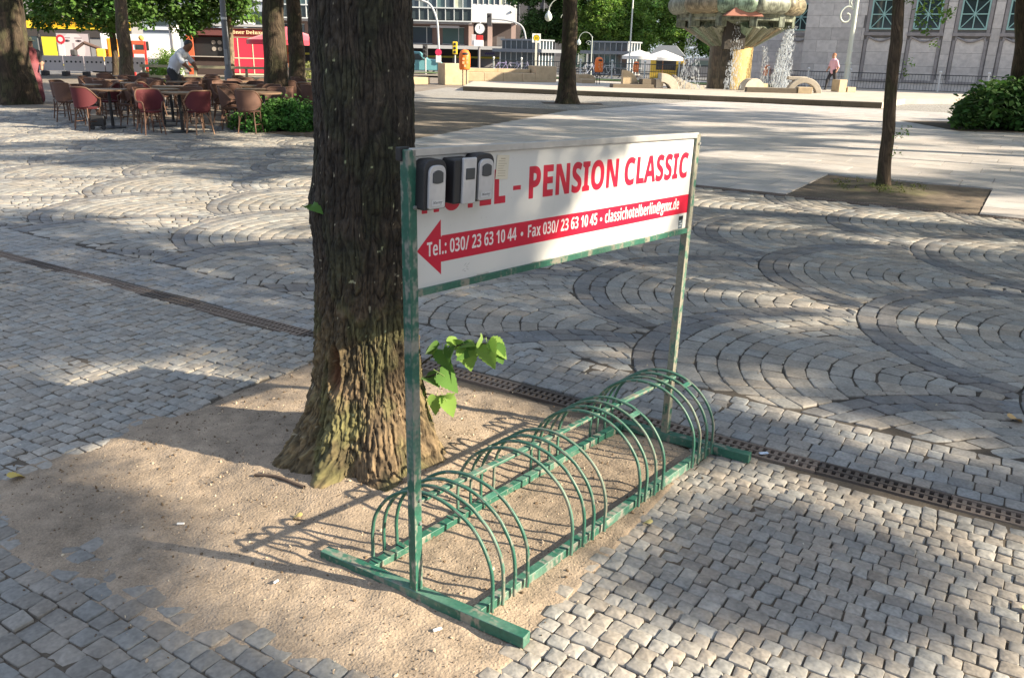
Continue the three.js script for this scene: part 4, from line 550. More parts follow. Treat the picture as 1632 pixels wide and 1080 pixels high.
{ // figures face +z
  const W = [0.62, 0.64, 0.68], D = [0.03, 0.03, 0.035];
  person('person', 'person in a white shirt and dark trousers bending over behind the café chairs', -8.75, 0, -22.2, 1.35, [
    [0.09, 0.06, 0.0, 0.05, 0.1, 0.5, 0.03, 0.065, D], [0.1, 0.5, 0.03, 0.07, 0.09, 0.95, -0.08, 0.1, D], [-0.09, 0.06, 0.1, 0.05, -0.1, 0.5, 0.12, 0.065, D], [-0.1, 0.5, 0.12, 0.07, -0.09, 0.95, -0.08, 0.1, D], [0.09, 0.04, 0, 0.045, 0.1, 0.04, 0.17, 0.04, D], [-0.09, 0.04, 0.1, 0.045, -0.1, 0.04, 0.27, 0.04, D],
    [0, 0.98, -0.1, 0.13, 0, 1.2, 0.02, 0.14, W], [0, 1.2, 0.02, 0.14, 0, 1.4, 0.22, 0.14, W], [0, 1.42, 0.26, 0.06, 0, 1.52, 0.36, 0.055, SKIN2], [0, 1.56, 0.4, 0.085, 0, 1.62, 0.44, 0.09, SKIN2],
    [0.17, 1.4, 0.2, 0.065, 0.22, 1.2, 0.34, 0.05, W], [0.22, 1.2, 0.34, 0.045, 0.18, 1.02, 0.48, 0.035, SKIN2], [-0.17, 1.4, 0.2, 0.065, -0.22, 1.2, 0.36, 0.05, W], [-0.22, 1.2, 0.36, 0.045, -0.14, 1.0, 0.5, 0.035, SKIN2]], [hairCap(0, 1.64, 0.42, 0.105, mats.black)]);
  const P1 = [0.2, 0.05, 0.06], P2 = [0.2, 0.06, 0.075];
  person('person', 'person in a long reddish dress standing half behind the thick left trunk', -13.55, 0, -24.2, 0.6, [
    [0.08, 0.05, 0, 0.05, 0.08, 0.12, -0.02, 0.05, SKIN], [-0.08, 0.05, 0.05, 0.05, -0.08, 0.12, 0.02, 0.05, SKIN], [0, 0.14, 0.0, 0.2, 0, 0.6, 0, 0.17, P2], [0, 0.6, 0, 0.17, 0, 0.98, 0, 0.14, P2], [0, 0.98, 0, 0.13, 0, 1.32, 0, 0.15, P1], [0, 1.4, 0, 0.06, 0, 1.5, 0, 0.055, SKIN], [0, 1.55, 0.01, 0.085, 0, 1.6, 0.01, 0.088, SKIN], [0.19, 1.34, 0, 0.06, 0.25, 1.06, 0.03, 0.045, D], [0.25, 1.06, 0.03, 0.042, 0.2, 0.88, 0.2, 0.034, SKIN], [-0.19, 1.34, 0, 0.06, -0.25, 1.06, 0.03, 0.045, D], [-0.25, 1.06, 0.03, 0.042, -0.24, 0.82, 0.08, 0.034, SKIN]],
    [hairCap(0, 1.6, -0.01, 0.108, mats.black), ['hat', uvBox(new THREE.LatheGeometry([[0, 0.1], [0.08, 0.09], [0.1, 0.01], [0.19, -0.01], [0.19, -0.02], [0.1, -0.005]].map((p) => new THREE.Vector2(...p)), 20).translate(0, 1.64, 0)), M(0.42, 0.36, 0.18)]]);
  const K = [0.7, 0.42, 0.5];
  person('person', 'person in a pink shirt and black trousers walking past the grey stone hall', 15.25, PY - 0.05, -42.2, -1.2, [
    [0.09, 0.07, -0.3, 0.045, 0.09, 0.48, -0.12, 0.06, D], [0.09, 0.48, -0.12, 0.068, 0.08, 0.93, 0, 0.095, D], [-0.09, 0.06, 0.26, 0.045, -0.09, 0.5, 0.2, 0.06, D], [-0.09, 0.5, 0.2, 0.068, -0.08, 0.93, 0, 0.095, D], [0.09, 0.06, -0.3, 0.04, 0.09, 0.04, -0.16, 0.035, D], [-0.09, 0.05, 0.26, 0.04, -0.09, 0.04, 0.42, 0.035, D],
    [0, 0.92, 0, 0.125, 0, 1.15, 0.01, 0.125, K], [0, 1.15, 0.01, 0.125, 0, 1.38, 0.03, 0.145, K], [0, 1.46, 0.04, 0.055, 0, 1.54, 0.06, 0.05, SKIN], [0, 1.59, 0.07, 0.08, 0, 1.66, 0.07, 0.087, SKIN], [0.19, 1.4, 0.02, 0.06, 0.24, 1.14, -0.07, 0.045, K], [0.24, 1.14, -0.07, 0.042, 0.24, 0.9, 0.02, 0.033, SKIN], [-0.19, 1.4, 0.02, 0.06, -0.23, 1.14, 0.06, 0.045, K], [-0.23, 1.14, 0.06, 0.042, -0.22, 0.93, 0.2, 0.033, SKIN]], [hairCap(0, 1.665, 0.05, 0.1, M(0.3, 0.13, 0.06))]);
  const B = [0.62, 0.38, 0.36];
  person('person', 'person with bare legs and dark bag walking past the red kiosk', -13.4, 0, -46.5, 1.3, [
    [0.08, 0.07, -0.25, 0.042, 0.08, 0.48, -0.1, 0.055, SKIN], [0.08, 0.48, -0.1, 0.06, 0.08, 0.9, 0, 0.09, B], [-0.08, 0.06, 0.2, 0.042, -0.08, 0.48, 0.18, 0.055, SKIN], [-0.08, 0.48, 0.18, 0.06, -0.08, 0.9, 0, 0.09, B], [0, 0.92, 0, 0.12, 0, 1.36, 0.02, 0.13, B], [0, 1.43, 0.03, 0.05, 0, 1.5, 0.04, 0.048, SKIN], [0, 1.55, 0.05, 0.08, 0, 1.62, 0.05, 0.085, SKIN], [0.17, 1.36, 0, 0.055, 0.22, 1.12, -0.08, 0.042, SKIN], [0.22, 1.12, -0.08, 0.04, 0.21, 0.9, 0, 0.03, SKIN], [-0.17, 1.36, 0, 0.055, -0.22, 1.1, 0.06, 0.042, SKIN], [-0.22, 1.1, 0.06, 0.04, -0.2, 0.9, 0.18, 0.03, SKIN]], [hairCap(0, 1.62, 0.03, 0.105, M(0.5, 0.35, 0.15)), ['bag', rbox(0.1, 0.32, 0.3, 0.04, 0.27, 0.85, 0), mats.black]]);
  const Q = [0.66, 0.66, 0.68];
  person('person', 'person in white walking behind the low stone block right of the platform tree', 2.75, PY, -50, 0.9, [
    [0.09, 0.07, -0.26, 0.045, 0.09, 0.48, -0.1, 0.06, Q], [0.09, 0.48, -0.1, 0.068, 0.08, 0.93, 0, 0.095, Q], [-0.09, 0.06, 0.24, 0.045, -0.09, 0.5, 0.2, 0.06, Q], [-0.09, 0.5, 0.2, 0.068, -0.08, 0.93, 0, 0.095, Q], [0, 0.92, 0, 0.125, 0, 1.38, 0.03, 0.14, Q], [0, 1.46, 0.04, 0.055, 0, 1.54, 0.05, 0.05, SKIN], [0, 1.59, 0.06, 0.08, 0, 1.66, 0.06, 0.087, SKIN], [0.19, 1.4, 0.02, 0.06, 0.24, 1.14, -0.07, 0.045, Q], [0.24, 1.14, -0.07, 0.042, 0.24, 0.9, 0.02, 0.033, SKIN], [-0.19, 1.4, 0.02, 0.06, -0.23, 1.14, 0.06, 0.045, Q], [-0.23, 1.14, 0.06, 0.042, -0.22, 0.93, 0.2, 0.033, SKIN]], [hairCap(0, 1.665, 0.04, 0.1, mats.black)]);
}

// ---------------------------------------------------------------- fountain square
const put = (o, s, t, y = 0, turn = 0) => { const [x, z] = P(s, t); o.position.set(x, y, z); o.rotation.y = TH + turn; return o; };
const st = (name, label, cat, s, t, y = PY, turn = 0, group) => put(thing(name, label, cat, 0, 0, 0, 0, group), s, t, y, turn);
{ // grey stone hall: blocks, bar windows, blind niches
  const hall = st('stone_hall', 'grey ashlar hall wall with square barred windows behind the fountain', 'building', 0, 46, 0);
  const core = M(0.22, 0.21, 0.21, { map: T.plaster, roughness: 0.95 }), stones = [0, 1, 2, 3].map((i) => M(0.57 + 0.045 * i, 0.54 + 0.043 * i, 0.52 + 0.04 * i, { map: T.plaster, roughness: 0.95, bumpMap: T.graniteB, bumpScale: 0.006 })), trim = M(0.33, 0.31, 0.31, { map: T.plaster, roughness: 0.95 }), teal = M(0.28, 0.47, 0.44, { roughness: 0.6 });
  const S0 = -12.27, S1 = 9; mesh('wall', box(S1 - S0, 9, 2.6, (S0 + S1) / 2, 4.5, -1.36), core, hall); mesh('wall', box(4.6, 9, 2, S0 - 2.3, 4.5, -4.0), core, hall);
  const win = [-8.35, -6.25, -4.15, -2.05, 0.05, 2.15]; const ww = 1.12, wy0 = 3.22, wy1 = 4.55;
  const free = (a, b, y0, y1) => { for (const c of win) if (b > c - 0.82 && a < c + 0.82 && y1 > 0.95) return [c - 0.82, c + 0.82]; return null; };
  const H = 0.62; for (let r = 0; r < 12; r++) { let s = S0; const y0 = 0.12 + r * H; let first = true; while (s < S1 - 0.1) { let w = first && r % 2 ? 0.7 : rr(1.0, 1.6); first = false; let e = Math.min(S1, s + w); for (const c of win) { if (s < c - 0.84 && e > c - 0.84) e = c - 0.84; } const c = win.find((q) => s > q - 0.86 && s < q + 0.8); if (c !== undefined && y0 > 0.4 && y0 < 6) { s = c + 0.84; continue; } if (e - s > 0.12) mesh('stone_block', box(e - s - 0.012, H - 0.012, 0.03, (s + e) / 2, y0 + H / 2, -0.045), stones[Math.floor(rnd() * 4)], hall); s = e; } }
  for (let r = 0; r < 12; r++) for (let s = S0 - 4.2; s < S0 - 0.2; s += 1.4) mesh('stone_block', box(1.388, H - 0.012, 0.03, s + 0.7 + (r % 2) * 0.5 - 0.5, 0.12 + r * H + H / 2, -2.985), stones[Math.floor(rnd() * 4)], hall);
  mesh('plinth', box(S1 - S0 + 0.1, 0.16, 0.1, (S0 + S1) / 2, 0.05, 0), trim, hall);
  const windowAt = (c, z0) => {
    const w = mesh('window', box(ww, wy1 - wy0, 0.04, c, (wy0 + wy1) / 2, z0 - 0.045), mats.glassDark, hall);
    const fr = []; for (const x of [-1, 1]) fr.push(box(0.07, wy1 - wy0 + 0.14, 0.1, c + x * (ww / 2 + 0.035), (wy0 + wy1) / 2, z0 - 0.01)); for (const y of [wy0 - 0.035, wy1 + 0.035]) fr.push(box(ww, 0.07, 0.1, c, y, z0 - 0.01)); mesh('frame', merge(fr), teal, w);
    const cx = c, cyy = (wy0 + wy1) / 2; mesh('glazing_bar', box(0.05, wy1 - wy0, 0.05, cx, cyy, z0 - 0.012), teal, w); mesh('glazing_bar', box(ww, 0.05, 0.044, cx, cyy, z0 - 0.012), teal, w); for (const s of [-1, 1]) mesh('glazing_bar', bar(V(cx - ww / 2, cyy - s * (wy1 - wy0) / 2, z0 - 0.015), V(cx + ww / 2, cyy + s * (wy1 - wy0) / 2, z0 - 0.015), 0.026, 6), teal, w);
    mesh('surround', merge([box(0.16, 1.75, 0.09, c - 0.72, 3.88, z0 - 0.02), box(0.16, 1.75, 0.09, c + 0.72, 3.88, z0 - 0.02), box(1.7, 0.16, 0.14, c, 2.93, z0 - 0.005)]), trim, hall);
    mesh('swag', merge([tube([V(c - 0.6, 2.78, z0), V(c, 2.58, z0 + 0.02), V(c + 0.6, 2.78, z0)], 0.05, 12, 8), box(0.1, 0.2, 0.07, c - 0.64, 2.73, z0 - 0.01), box(0.1, 0.2, 0.07, c + 0.64, 2.73, z0 - 0.01)]), trim, hall);
    mesh('niche_frame', merge([box(0.13, 2.0, 0.08, c - 0.72, 1.65, z0 - 0.02), box(0.13, 2.0, 0.08, c + 0.72, 1.65, z0 - 0.02), box(1.57, 0.12, 0.09, c, 0.62, z0 - 0.015)]), trim, hall);
    for (let i = 0; i < 3; i++) mesh('stone_block', box(1.28, 0.66, 0.03, c, 1.04 + i * 0.672, z0 - 0.042), stones[(i + 1) % 4], hall);
    mesh('stone_block', box(1.6, 0.25, 0.03, c, 4.85, z0 - 0.042), stones[1], hall);
  };
  for (const c of win) windowAt(c, 0); windowAt(-13.3, -2.94);
}
{ // railing before the hall and lawn
  const dk = M(0.06, 0.065, 0.07), lt = M(0.55, 0.56, 0.56, { roughness: 0.5 });
  for (const [a, b, lab, y] of [[-31, -14.6, 'dark railing with slim posts along the lawn behind the fountain', PY + 0.02], [-13.4, 0.2, 'dark railing with pale posts in front of the grey stone hall', 0.1]]) { const r = st('railing', lab, 'railing', 0, a < -20 ? 43.6 : 43.9, y); for (let s = a; s <= b + 0.01; s += 2.1) { const p = mesh('post', cyl(0.045, 0.045, 1.0, s, 0, 0, 10), lt, r); mesh('knob', uvBox(new THREE.SphereGeometry(0.075, 10, 8).translate(s, 1.03, 0)), lt, p); } const n = b - a; for (const [h, q] of [[0.9, 0.026], [0.5, 0.018], [0.15, 0.018]]) mesh('rail', bar(V(a, h, 0), V(b, h, 0), q, 6), dk, r); const bars = []; for (let s = a + 0.15; s < b; s += 0.14) bars.push(box(0.014, 0.75, 0.014, s, 0.525, 0)); mesh('balusters', merge(bars), dk, r).userData.kind = 'stuff'; }
}
const sandB = M(0.56, 0.44, 0.285, { map: T.plaster, bumpMap: T.graniteB, bumpScale: 0.004, roughness: 0.9 });
const slabbed = (t, w, h, d, x, y, z, n = 1, name = 'stone_block') => { for (let i = 0; i < n; i++) mesh(name, rbox(w / n - 0.012, h, d, 0.02, x - w / 2 + (i + 0.5) * w / n, y + h / 2, z), sandB, t); };
{ // sandstone walls left of the fountain
  let t = thing('stone_pier', 'tall sandstone pier with a low bench wall, left of the front orange bin', 'stone wall', -3.55, 0, -43.6, 0.4); slabbed(t, 1.25, 1.02, 1.15, 0.3, 0, 0); slabbed(t, 2.2, 0.34, 0.8, -2.0, 0, -0.4, 1, 'bench_block');
  t = thing('stone_wall', 'long low sandstone wall of several blocks behind the front orange bin', 'stone wall', -0.8, PY, -44.2, 0.16); slabbed(t, 3.9, 0.42, 0.7, 0, 0, 0, 4); slabbed(t, 3.4, 0.18, 0.5, -0.2, 0.425, -0.5, 2);
  t = thing('stone_pier', 'tall sandstone pier at the right end of the long low wall', 'stone wall', 1.25, PY, -44.8, 0.35); slabbed(t, 1.15, 0.78, 1.1, 0, 0, 0);
  t = thing('stone_bench', 'low sandstone bench block just right of the platform tree', 'stone bench', 3.6, PY, -44.5, 0.35); slabbed(t, 0.75, 0.2, 0.6, -0.15, 0, 0.1); mesh('curved_end', uvBox(new THREE.ExtrudeGeometry((() => { const s = new THREE.Shape(); s.moveTo(-0.5, 0); s.lineTo(0.45, 0); s.lineTo(0.45, 0.22); s.quadraticCurveTo(0.3, 0.42, 0, 0.42); s.lineTo(-0.5, 0.4); s.closePath(); return s; })(), { depth: 0.4, bevelEnabled: true, bevelSize: 0.01, bevelThickness: 0.01, bevelSegments: 1 }).translate(0.1, 0, -0.7)), sandB, t);
}
const arch = (r1, r0, d, a0, a1) => { const s = new THREE.Shape(); s.absarc(0, 0, r1, a0, a1, false); s.absarc(0, 0, r0, a1, a0, true); s.closePath(); return uvBox(new THREE.ExtrudeGeometry(s, { depth: d, bevelEnabled: true, bevelSize: 0.012, bevelThickness: 0.012, bevelSegments: 1, curveSegments: 14 })); };
{ // carved blocks round the basin
  const pale = M(0.56, 0.5, 0.41, { map: T.plaster, roughness: 0.9 }), brown = M(0.16, 0.13, 0.095, { map: T.plaster, roughness: 0.8 });
  let t = thing('carved_block', 'brown stone block and quarter arch at the left rim of the fountain', 'carved stone', 5.05, PY, -39.6, 0.15); mesh('low_slab', rbox(1.9, 0.16, 0.6, 0.02, 0.1, 0.08, 0.2), brown, t); mesh('block', rbox(0.62, 0.4, 0.6, 0.02, 0.85, 0.2, 0.1), brown, t); mesh('quarter_arch', arch(0.75, 0.001, 0.3, 0.0, 1.57).translate(-0.2, 0.0, -0.5), sandB, t); mesh('cheek', rbox(0.35, 0.42, 0.4, 0.02, 1.36, 0.21, 0.2), pale, t);
  t = thing('carved_block', 'pale curved stone sweeping down beside the left foot of the fountain', 'carved stone', 7.15, PY, -39.9, 0.1); mesh('sweep', arch(0.85, 0.5, 0.6, 0.05, 1.6).translate(-0.7, -0.2, 0), pale, t); mesh('ramp', uvBox(new THREE.ExtrudeGeometry((() => { const s = new THREE.Shape(); s.moveTo(0, 0); s.lineTo(1.5, 0); s.lineTo(1.4, 0.15); s.quadraticCurveTo(0.6, 0.2, 0, 0.6); s.closePath(); return s; })(), { depth: 0.5, bevelEnabled: false }).translate(0, 0, -0.3)), pale, t);
  t = thing('carved_block', 'rounded pale stone boss at the right foot of the fountain', 'carved stone', 10.75, PY, -39.7, 0.3); mesh('boss', arch(0.52, 0.001, 0.5, 0, 3.1416).translate(-0.2, 0, 0), pale, t); mesh('cheek', rbox(0.5, 0.3, 0.4, 0.02, 0.5, 0.15, -0.1), sandB, t);
  t = thing('carved_block', 'dark slab with sandstone cube and arch right of the fountain', 'carved stone', 11.2, PY, -37.6, -0.08); mesh('slab', rbox(2.15, 0.2, 0.5, 0.02, -0.2, 0.1, 0), brown, t); mesh('cube', rbox(0.6, 0.26, 0.5, 0.02, 1.2, 0.13, 0.02), sandB, t); mesh('arch', arch(0.75, 0.55, 0.45, 0.1, 3.04).translate(1.35, -0.12, -0.95), pale, t); mesh('arch_top', rbox(0.8, 0.14, 0.4, 0.02, 1.05, 0.6, -0.85), pale, t);
  t = thing('stone_cube', 'small stepped sandstone block beside the walking person', 'stone block', 14.9, PY, -40.2, 0.4); mesh('block', rbox(0.45, 0.55, 0.5, 0.02, 0, 0.27, 0), sandB, t); mesh('step', rbox(0.5, 0.22, 0.5, 0.02, 0.5, 0.11, 0.05), sandB, t);
}
{ // the split-globe fountain
  const F = thing('fountain', 'big bronze and granite globe fountain with falling water', 'fountain', 9.95, PY, -41, 0.15);
  const wet = M(0.1, 0.075, 0.05, { map: T.patina, roughness: 0.35 }), sunlitOchre = M(0.6, 0.43, 0.17, { map: T.plaster, roughness: 0.7 }), pat = [M(0.26, 0.27, 0.24, { map: T.patina, roughness: 0.5 }), M(0.17, 0.19, 0.16, { map: T.patina, roughness: 0.45 }), M(0.24, 0.33, 0.27, { map: T.patina, roughness: 0.5 }), M(0.27, 0.22, 0.16, { map: T.patina, roughness: 0.5 })], pinkish = M(0.33, 0.14, 0.1, { roughness: 0.7 });
  const half = (a0, len, r, h, mat) => uvBox(new THREE.CylinderGeometry(r, r, h, 18, 1, false, a0, len));
  mesh('column', half(-0.35, 2.6, 0.93, 1.95).translate(0.05, 0.97, 0), sunlitOchre, F); mesh('column', half(2.35, 3.4, 0.93, 1.9).translate(-0.08, 0.95, 0), wet, F); mesh('column_core', box(1.0, 1.9, 0.9, -0.25, 0.95, 0.25), wet, F);  // right half painted yellow as sunlit stone, left half wet dark brown
  const N = 30; for (let i = 0; i < N; i++) { const a = (i + 0.5) / N * 6.2832; if (Math.abs(a - 5.95) < 0.22) continue; const q = new THREE.Matrix4().makeRotationY(a); // fluted underside: flaring ribs
    const rib = new THREE.CylinderGeometry(0.34, 0.13, 1.42, 7).translate(0, 0, 0); rib.applyMatrix4(new THREE.Matrix4().makeRotationX(0.88)).translate(0, 2.42, 1.5); mesh('flute', uvBox(rib.applyMatrix4(q)), pat[[0, 1, 0, 3, 1, 2][i % 6]], F); }
  mesh('underside', uvBox(new THREE.LatheGeometry([[0.85, 1.75], [0.95, 2.0], [2.2, 3.0], [2.6, 3.1], [2.6, 3.3], [0.1, 3.3]].map((p) => new THREE.Vector2(...p)), 28)), pat[1], F);
  for (let i = 0; i < 11; i++) { const a = i / 11 * 6.2832 + 0.2, q = new THREE.Matrix4().makeRotationY(a), m = pat[[0, 3, 1, 2, 0, 2, 3, 1, 0, 3, 2][i]]; mesh('rim_segment', uvBox(new THREE.CapsuleGeometry(0.42, 1.05, 5, 14).rotateZ(Math.PI / 2).translate(0, 3.62, 2.62).applyMatrix4(q)), m, F); mesh('rim_plate', rbox(1.45, 0.36, 0.5, 0.04, 0, 3.12, 2.25).applyMatrix4(q), pat[(i + 1) % 2], F); mesh('corbel', rbox(0.34, 0.62, 0.45, 0.05, 0.75, 2.98, 2.3).applyMatrix4(q), pat[1], F); mesh('rim_segment', uvBox(new THREE.CapsuleGeometry(0.36, 0.95, 5, 14).rotateZ(Math.PI / 2).translate(0, 4.3, 2.3).applyMatrix4(q)), pat[(i * 3) % 4], F); }
  mesh('basin_floor', cyl(2.5, 2.5, 0.1, 0, 3.32, 0, 28), pat[0], F);
  { const s = new THREE.Shape(); s.moveTo(-0.85, 0); s.lineTo(0.85, 0); s.lineTo(0.1, 0.75); s.closePath(); mesh('wedge', uvBox(new THREE.ExtrudeGeometry(s, { depth: 0.3, bevelEnabled: true, bevelSize: 0.02, bevelThickness: 0.02, bevelSegments: 1 }).translate(-0.7, 3.1, 2.45)), pinkish, F); mesh('split', box(0.95, 1.3, 0.35, -0.62, 2.4, 1.62), M(0.03, 0.025, 0.02), F); }
  // falling water: strands breaking into drops
  const water = new THREE.MeshPhysicalMaterial({ color: lin(0.8, 0.84, 0.88), roughness: 0.3, transmission: 0.7, thickness: 0 }), dg = new THREE.SphereGeometry(1, 6, 4);
  const fall = (x, z, y0, w, n, drift) => { const im = new THREE.InstancedMesh(dg, water, n), mm = new THREE.Matrix4(), q = new THREE.Quaternion(); for (let i = 0; i < n; i++) { const f = rnd(), y = y0 * (1 - Math.pow(f, 1.1)), k = Math.floor(rr(0, 7)) / 6 - 0.5, sp = w * (0.4 + f * 0.8); q.setFromEuler(new THREE.Euler(rr(-0.2, 0.2), 0, rr(-0.2, 0.2) + drift * 0.3)); mm.compose(V(x + k * sp + rr(-0.06, 0.06) + drift * Math.sqrt(f), Math.max(0.02, y), z + rr(-0.2, 0.2)), q, V(rr(0.005, 0.014), rr(0.02, 0.11) * (0.4 + f), rr(0.005, 0.014))); im.setMatrixAt(i, mm); } im.name = 'falling_water'; im.userData.kind = 'stuff'; F.add(im); };
  fall(2.25, 1.2, 2.8, 0.75, 1300, -0.25); fall(1.15, 1.0, 1.9, 0.3, 260, 0.15); fall(-2.45, 1.2, 2.3, 0.8, 420, 0.1); fall(-0.62, 1.95, 2.9, 0.6, 260, 0.05); fall(-0.45, 1.35, 1.3, 0.5, 160, 0); fall(2.9, -0.5, 2.8, 0.5, 240, 0.1);
}
function bin(label, x, y, z, h, turn, mat = mats.orange) { const t = thing('litter_bin', label, 'litter bin', x, y, z, turn, 'orange litter bins'), s = h / 1.5; const prof = [[0.001, 0], [0.2, 0], [0.235, 0.06], [0.245, 0.5], [0.225, 0.66], [0.15, 0.79], [0.001, 0.83]].map((p) => new THREE.Vector2(p[0] * s, (p[1] + 0.66) * s)); mesh('body', uvBox(new THREE.LatheGeometry(prof, 20)), mat, t); mesh('opening', uvBox(new THREE.SphereGeometry(0.12 * s, 14, 8).scale(1.1, 0.55, 0.5).translate(0, 1.3 * s, 0.19 * s)), mats.black, t); for (const sx of [-1, 1]) mesh('post', cyl(0.022 * s, 0.022 * s, 0.7 * s, sx * 0.08 * s, 0, 0, 8), mats.dark, t); for (const [px, py] of [[-0.08, 1.1], [0.07, 1.12], [-0.09, 0.95], [0.08, 0.96], [-0.02, 0.82]]) mesh('sticker', uvBox(new RoundedBoxGeometry(0.09 * s, 0.1 * s, 0.012, 1, 0.004).translate(px * s, py * s, 0.243 * s)), M(0.75, 0.33, 0.16, { roughness: 0.5 }), t); return t; }
bin('orange litter bin with pale stickers in front of the long sandstone wall', -2.52, PY - 0.15, -41, 1.66, 0.2);
bin('orange litter bin right of the platform tree, in front of a glass pavilion', 3.98, PY, -43, 1.3, 0.3);
bin('small distant orange litter bin left of the white parasols', 7.3, 0.1, -54, 1.15, 0);
bin('orange litter bin seen through the falling water right of the fountain', 14.85, 0.1, -52, 1.15, 0);
function swanLamp(label, x, z, y, h, sc, dir, arms) { // tall mast with curled arms and pear-shaped lamps
  const t = thing('street_lamp', label, 'street lamp', x, y, z, 0), m = M(0.42, 0.46, 0.43, { roughness: 0.5 }); mesh('mast', merge([cyl(0.09 * sc, 0.05 * sc, h, 0, 0, 0, 12), cyl(0.14 * sc, 0.11 * sc, 0.9 * sc, 0, 0, 0, 12), cyl(0.12 * sc, 0.12 * sc, 0.08, 0, h * 0.22, 0, 12), cyl(0.1 * sc, 0.1 * sc, 0.06, 0, h * 0.3, 0, 12)]), m, t);
  for (const d of arms) { const r = 0.75 * sc, pts = []; for (let i = 0; i <= 10; i++) { const a = Math.PI * (1 - i / 10); pts.push(V(d * (r + Math.cos(a) * r), h - 0.4 * sc + Math.sin(a) * r * 1.1, 0)); } const arm = mesh('arm', tube(pts, 0.03 * sc, 20, 7), m, t); const scroll = []; for (let i = 0; i <= 14; i++) { const a = i * 0.55, q = 0.32 * sc * (1 - i / 18); scroll.push(V(d * (0.35 * sc + Math.cos(a) * q), h - 0.75 * sc + Math.sin(a) * q, 0)); } mesh('scroll', tube(scroll, 0.022 * sc, 26, 6), m, arm);
    const e = V(d * 2 * r, h - 0.4 * sc, 0); mesh('lamp_globe', uvBox(new THREE.LatheGeometry([[0.02, 0.1], [0.09, 0], [0.2, -0.16], [0.25, -0.32], [0.2, -0.5], [0.08, -0.58], [0.001, -0.6]].map((p) => new THREE.Vector2(p[0] * sc, p[1] * sc)), 18).translate(e.x, e.y, 0)), new THREE.MeshPhysicalMaterial({ color: lin(0.62, 0.68, 0.62), roughness: 0.25 }), t); }
  return t;
}
{ // pale green mast with a curl before the hall
  const t = thing('street_lamp', 'pale green lamp mast with a scroll before the stone hall', 'street lamp', 16.6, PY - 0.1, -44, 0), m = M(0.5, 0.54, 0.48, { roughness: 0.5 }); mesh('mast', merge([cyl(0.15, 0.12, 1.3, 0, 0, 0, 12), cyl(0.12, 0.085, 5.5, -0.01, 1.3, 0, 12), cyl(0.17, 0.17, 0.1, 0, 1.3, 0, 12), cyl(0.14, 0.14, 0.08, 0, 1.9, 0, 12)]), m, t); const sc = []; for (let i = 0; i <= 20; i++) { const a = 0.7 + i * 0.36, q = 0.42 * (1 - i / 26); sc.push(V(-0.42 + Math.cos(a) * q, 3.55 + Math.sin(a) * q * 1.15, 0)); } mesh('scroll', tube([V(-0.06, 4.5, 0), V(-0.3, 4.2, 0), ...sc], 0.045, 40, 7), m, t); mesh('brace', tube([V(-0.45, 5.5, 0), V(-0.42, 4.5, 0), V(-0.3, 3.95, 0), V(-0.05, 3.85, 0)], 0.03, 16, 6), m, t);
}
swanLamp('tall lamp with a hanging pear-shaped globe beside the platform tree', 2.0, -34.4, 0, 3.35, 0.58, -1, [-1]);
swanLamp('distant curled lamp with two globes right of the platform tree', 5.0, -60, 0, 2.75, 0.6, 1, [-1]);

// ---------------------------------------------------------------- street furniture and buildings behind
const pole = (label, x, z, y0, h, r, mat, cat = 'lamp post') => { const t = thing(cat === 'mast' ? 'mast' : 'lamp_post', label, cat, x, y0, z); mesh('pole', cyl(r, r * 0.8, h, 0, 0, 0, 12), mat, t); mesh('base', cyl(r * 1.5, r * 1.35, 0.8, 0, 0, 0, 12), mat, t); return t; };
{ const t = pole('dark grey lamp post rising between the café chairs and the red kiosk', -10.02, -30, 0, 7, 0.105, M(0.16, 0.17, 0.19, { roughness: 0.5 })); mesh('band', cyl(0.1, 0.1, 0.08, 0, 2.45, 0, 12), mats.white, t); mesh('door_panel', rbox(0.1, 0.5, 0.03, 0.005, 0, 1.25, 0.1), mats.grey, t); }
pole('slim white flag pole right of the red parasol', -9.3, -44, 0, 8, 0.06, mats.white, 'mast');
{ const t = thing('banner', 'yellow banner hanging from the white pole beside the big trunk', 'banner', -9.75, 3.25, -44, 0.1); const g = new THREE.PlaneGeometry(0.85, 1.6, 8, 8); const p = g.attributes.position; for (let i = 0; i < p.count; i++) p.setZ(i, 0.05 * Math.sin(p.getX(i) * 6)); g.computeVertexNormals(); const q = g.clone().translate(0, 0, -0.01); mesh('cloth', merge([uvBox(g), uvBox(q)]), M(0.8, 0.72, 0.05), t); mesh('rod', bar(V(-0.45, 0.8, 0), V(0.45, 0.8, 0), 0.015), mats.steel, t); }
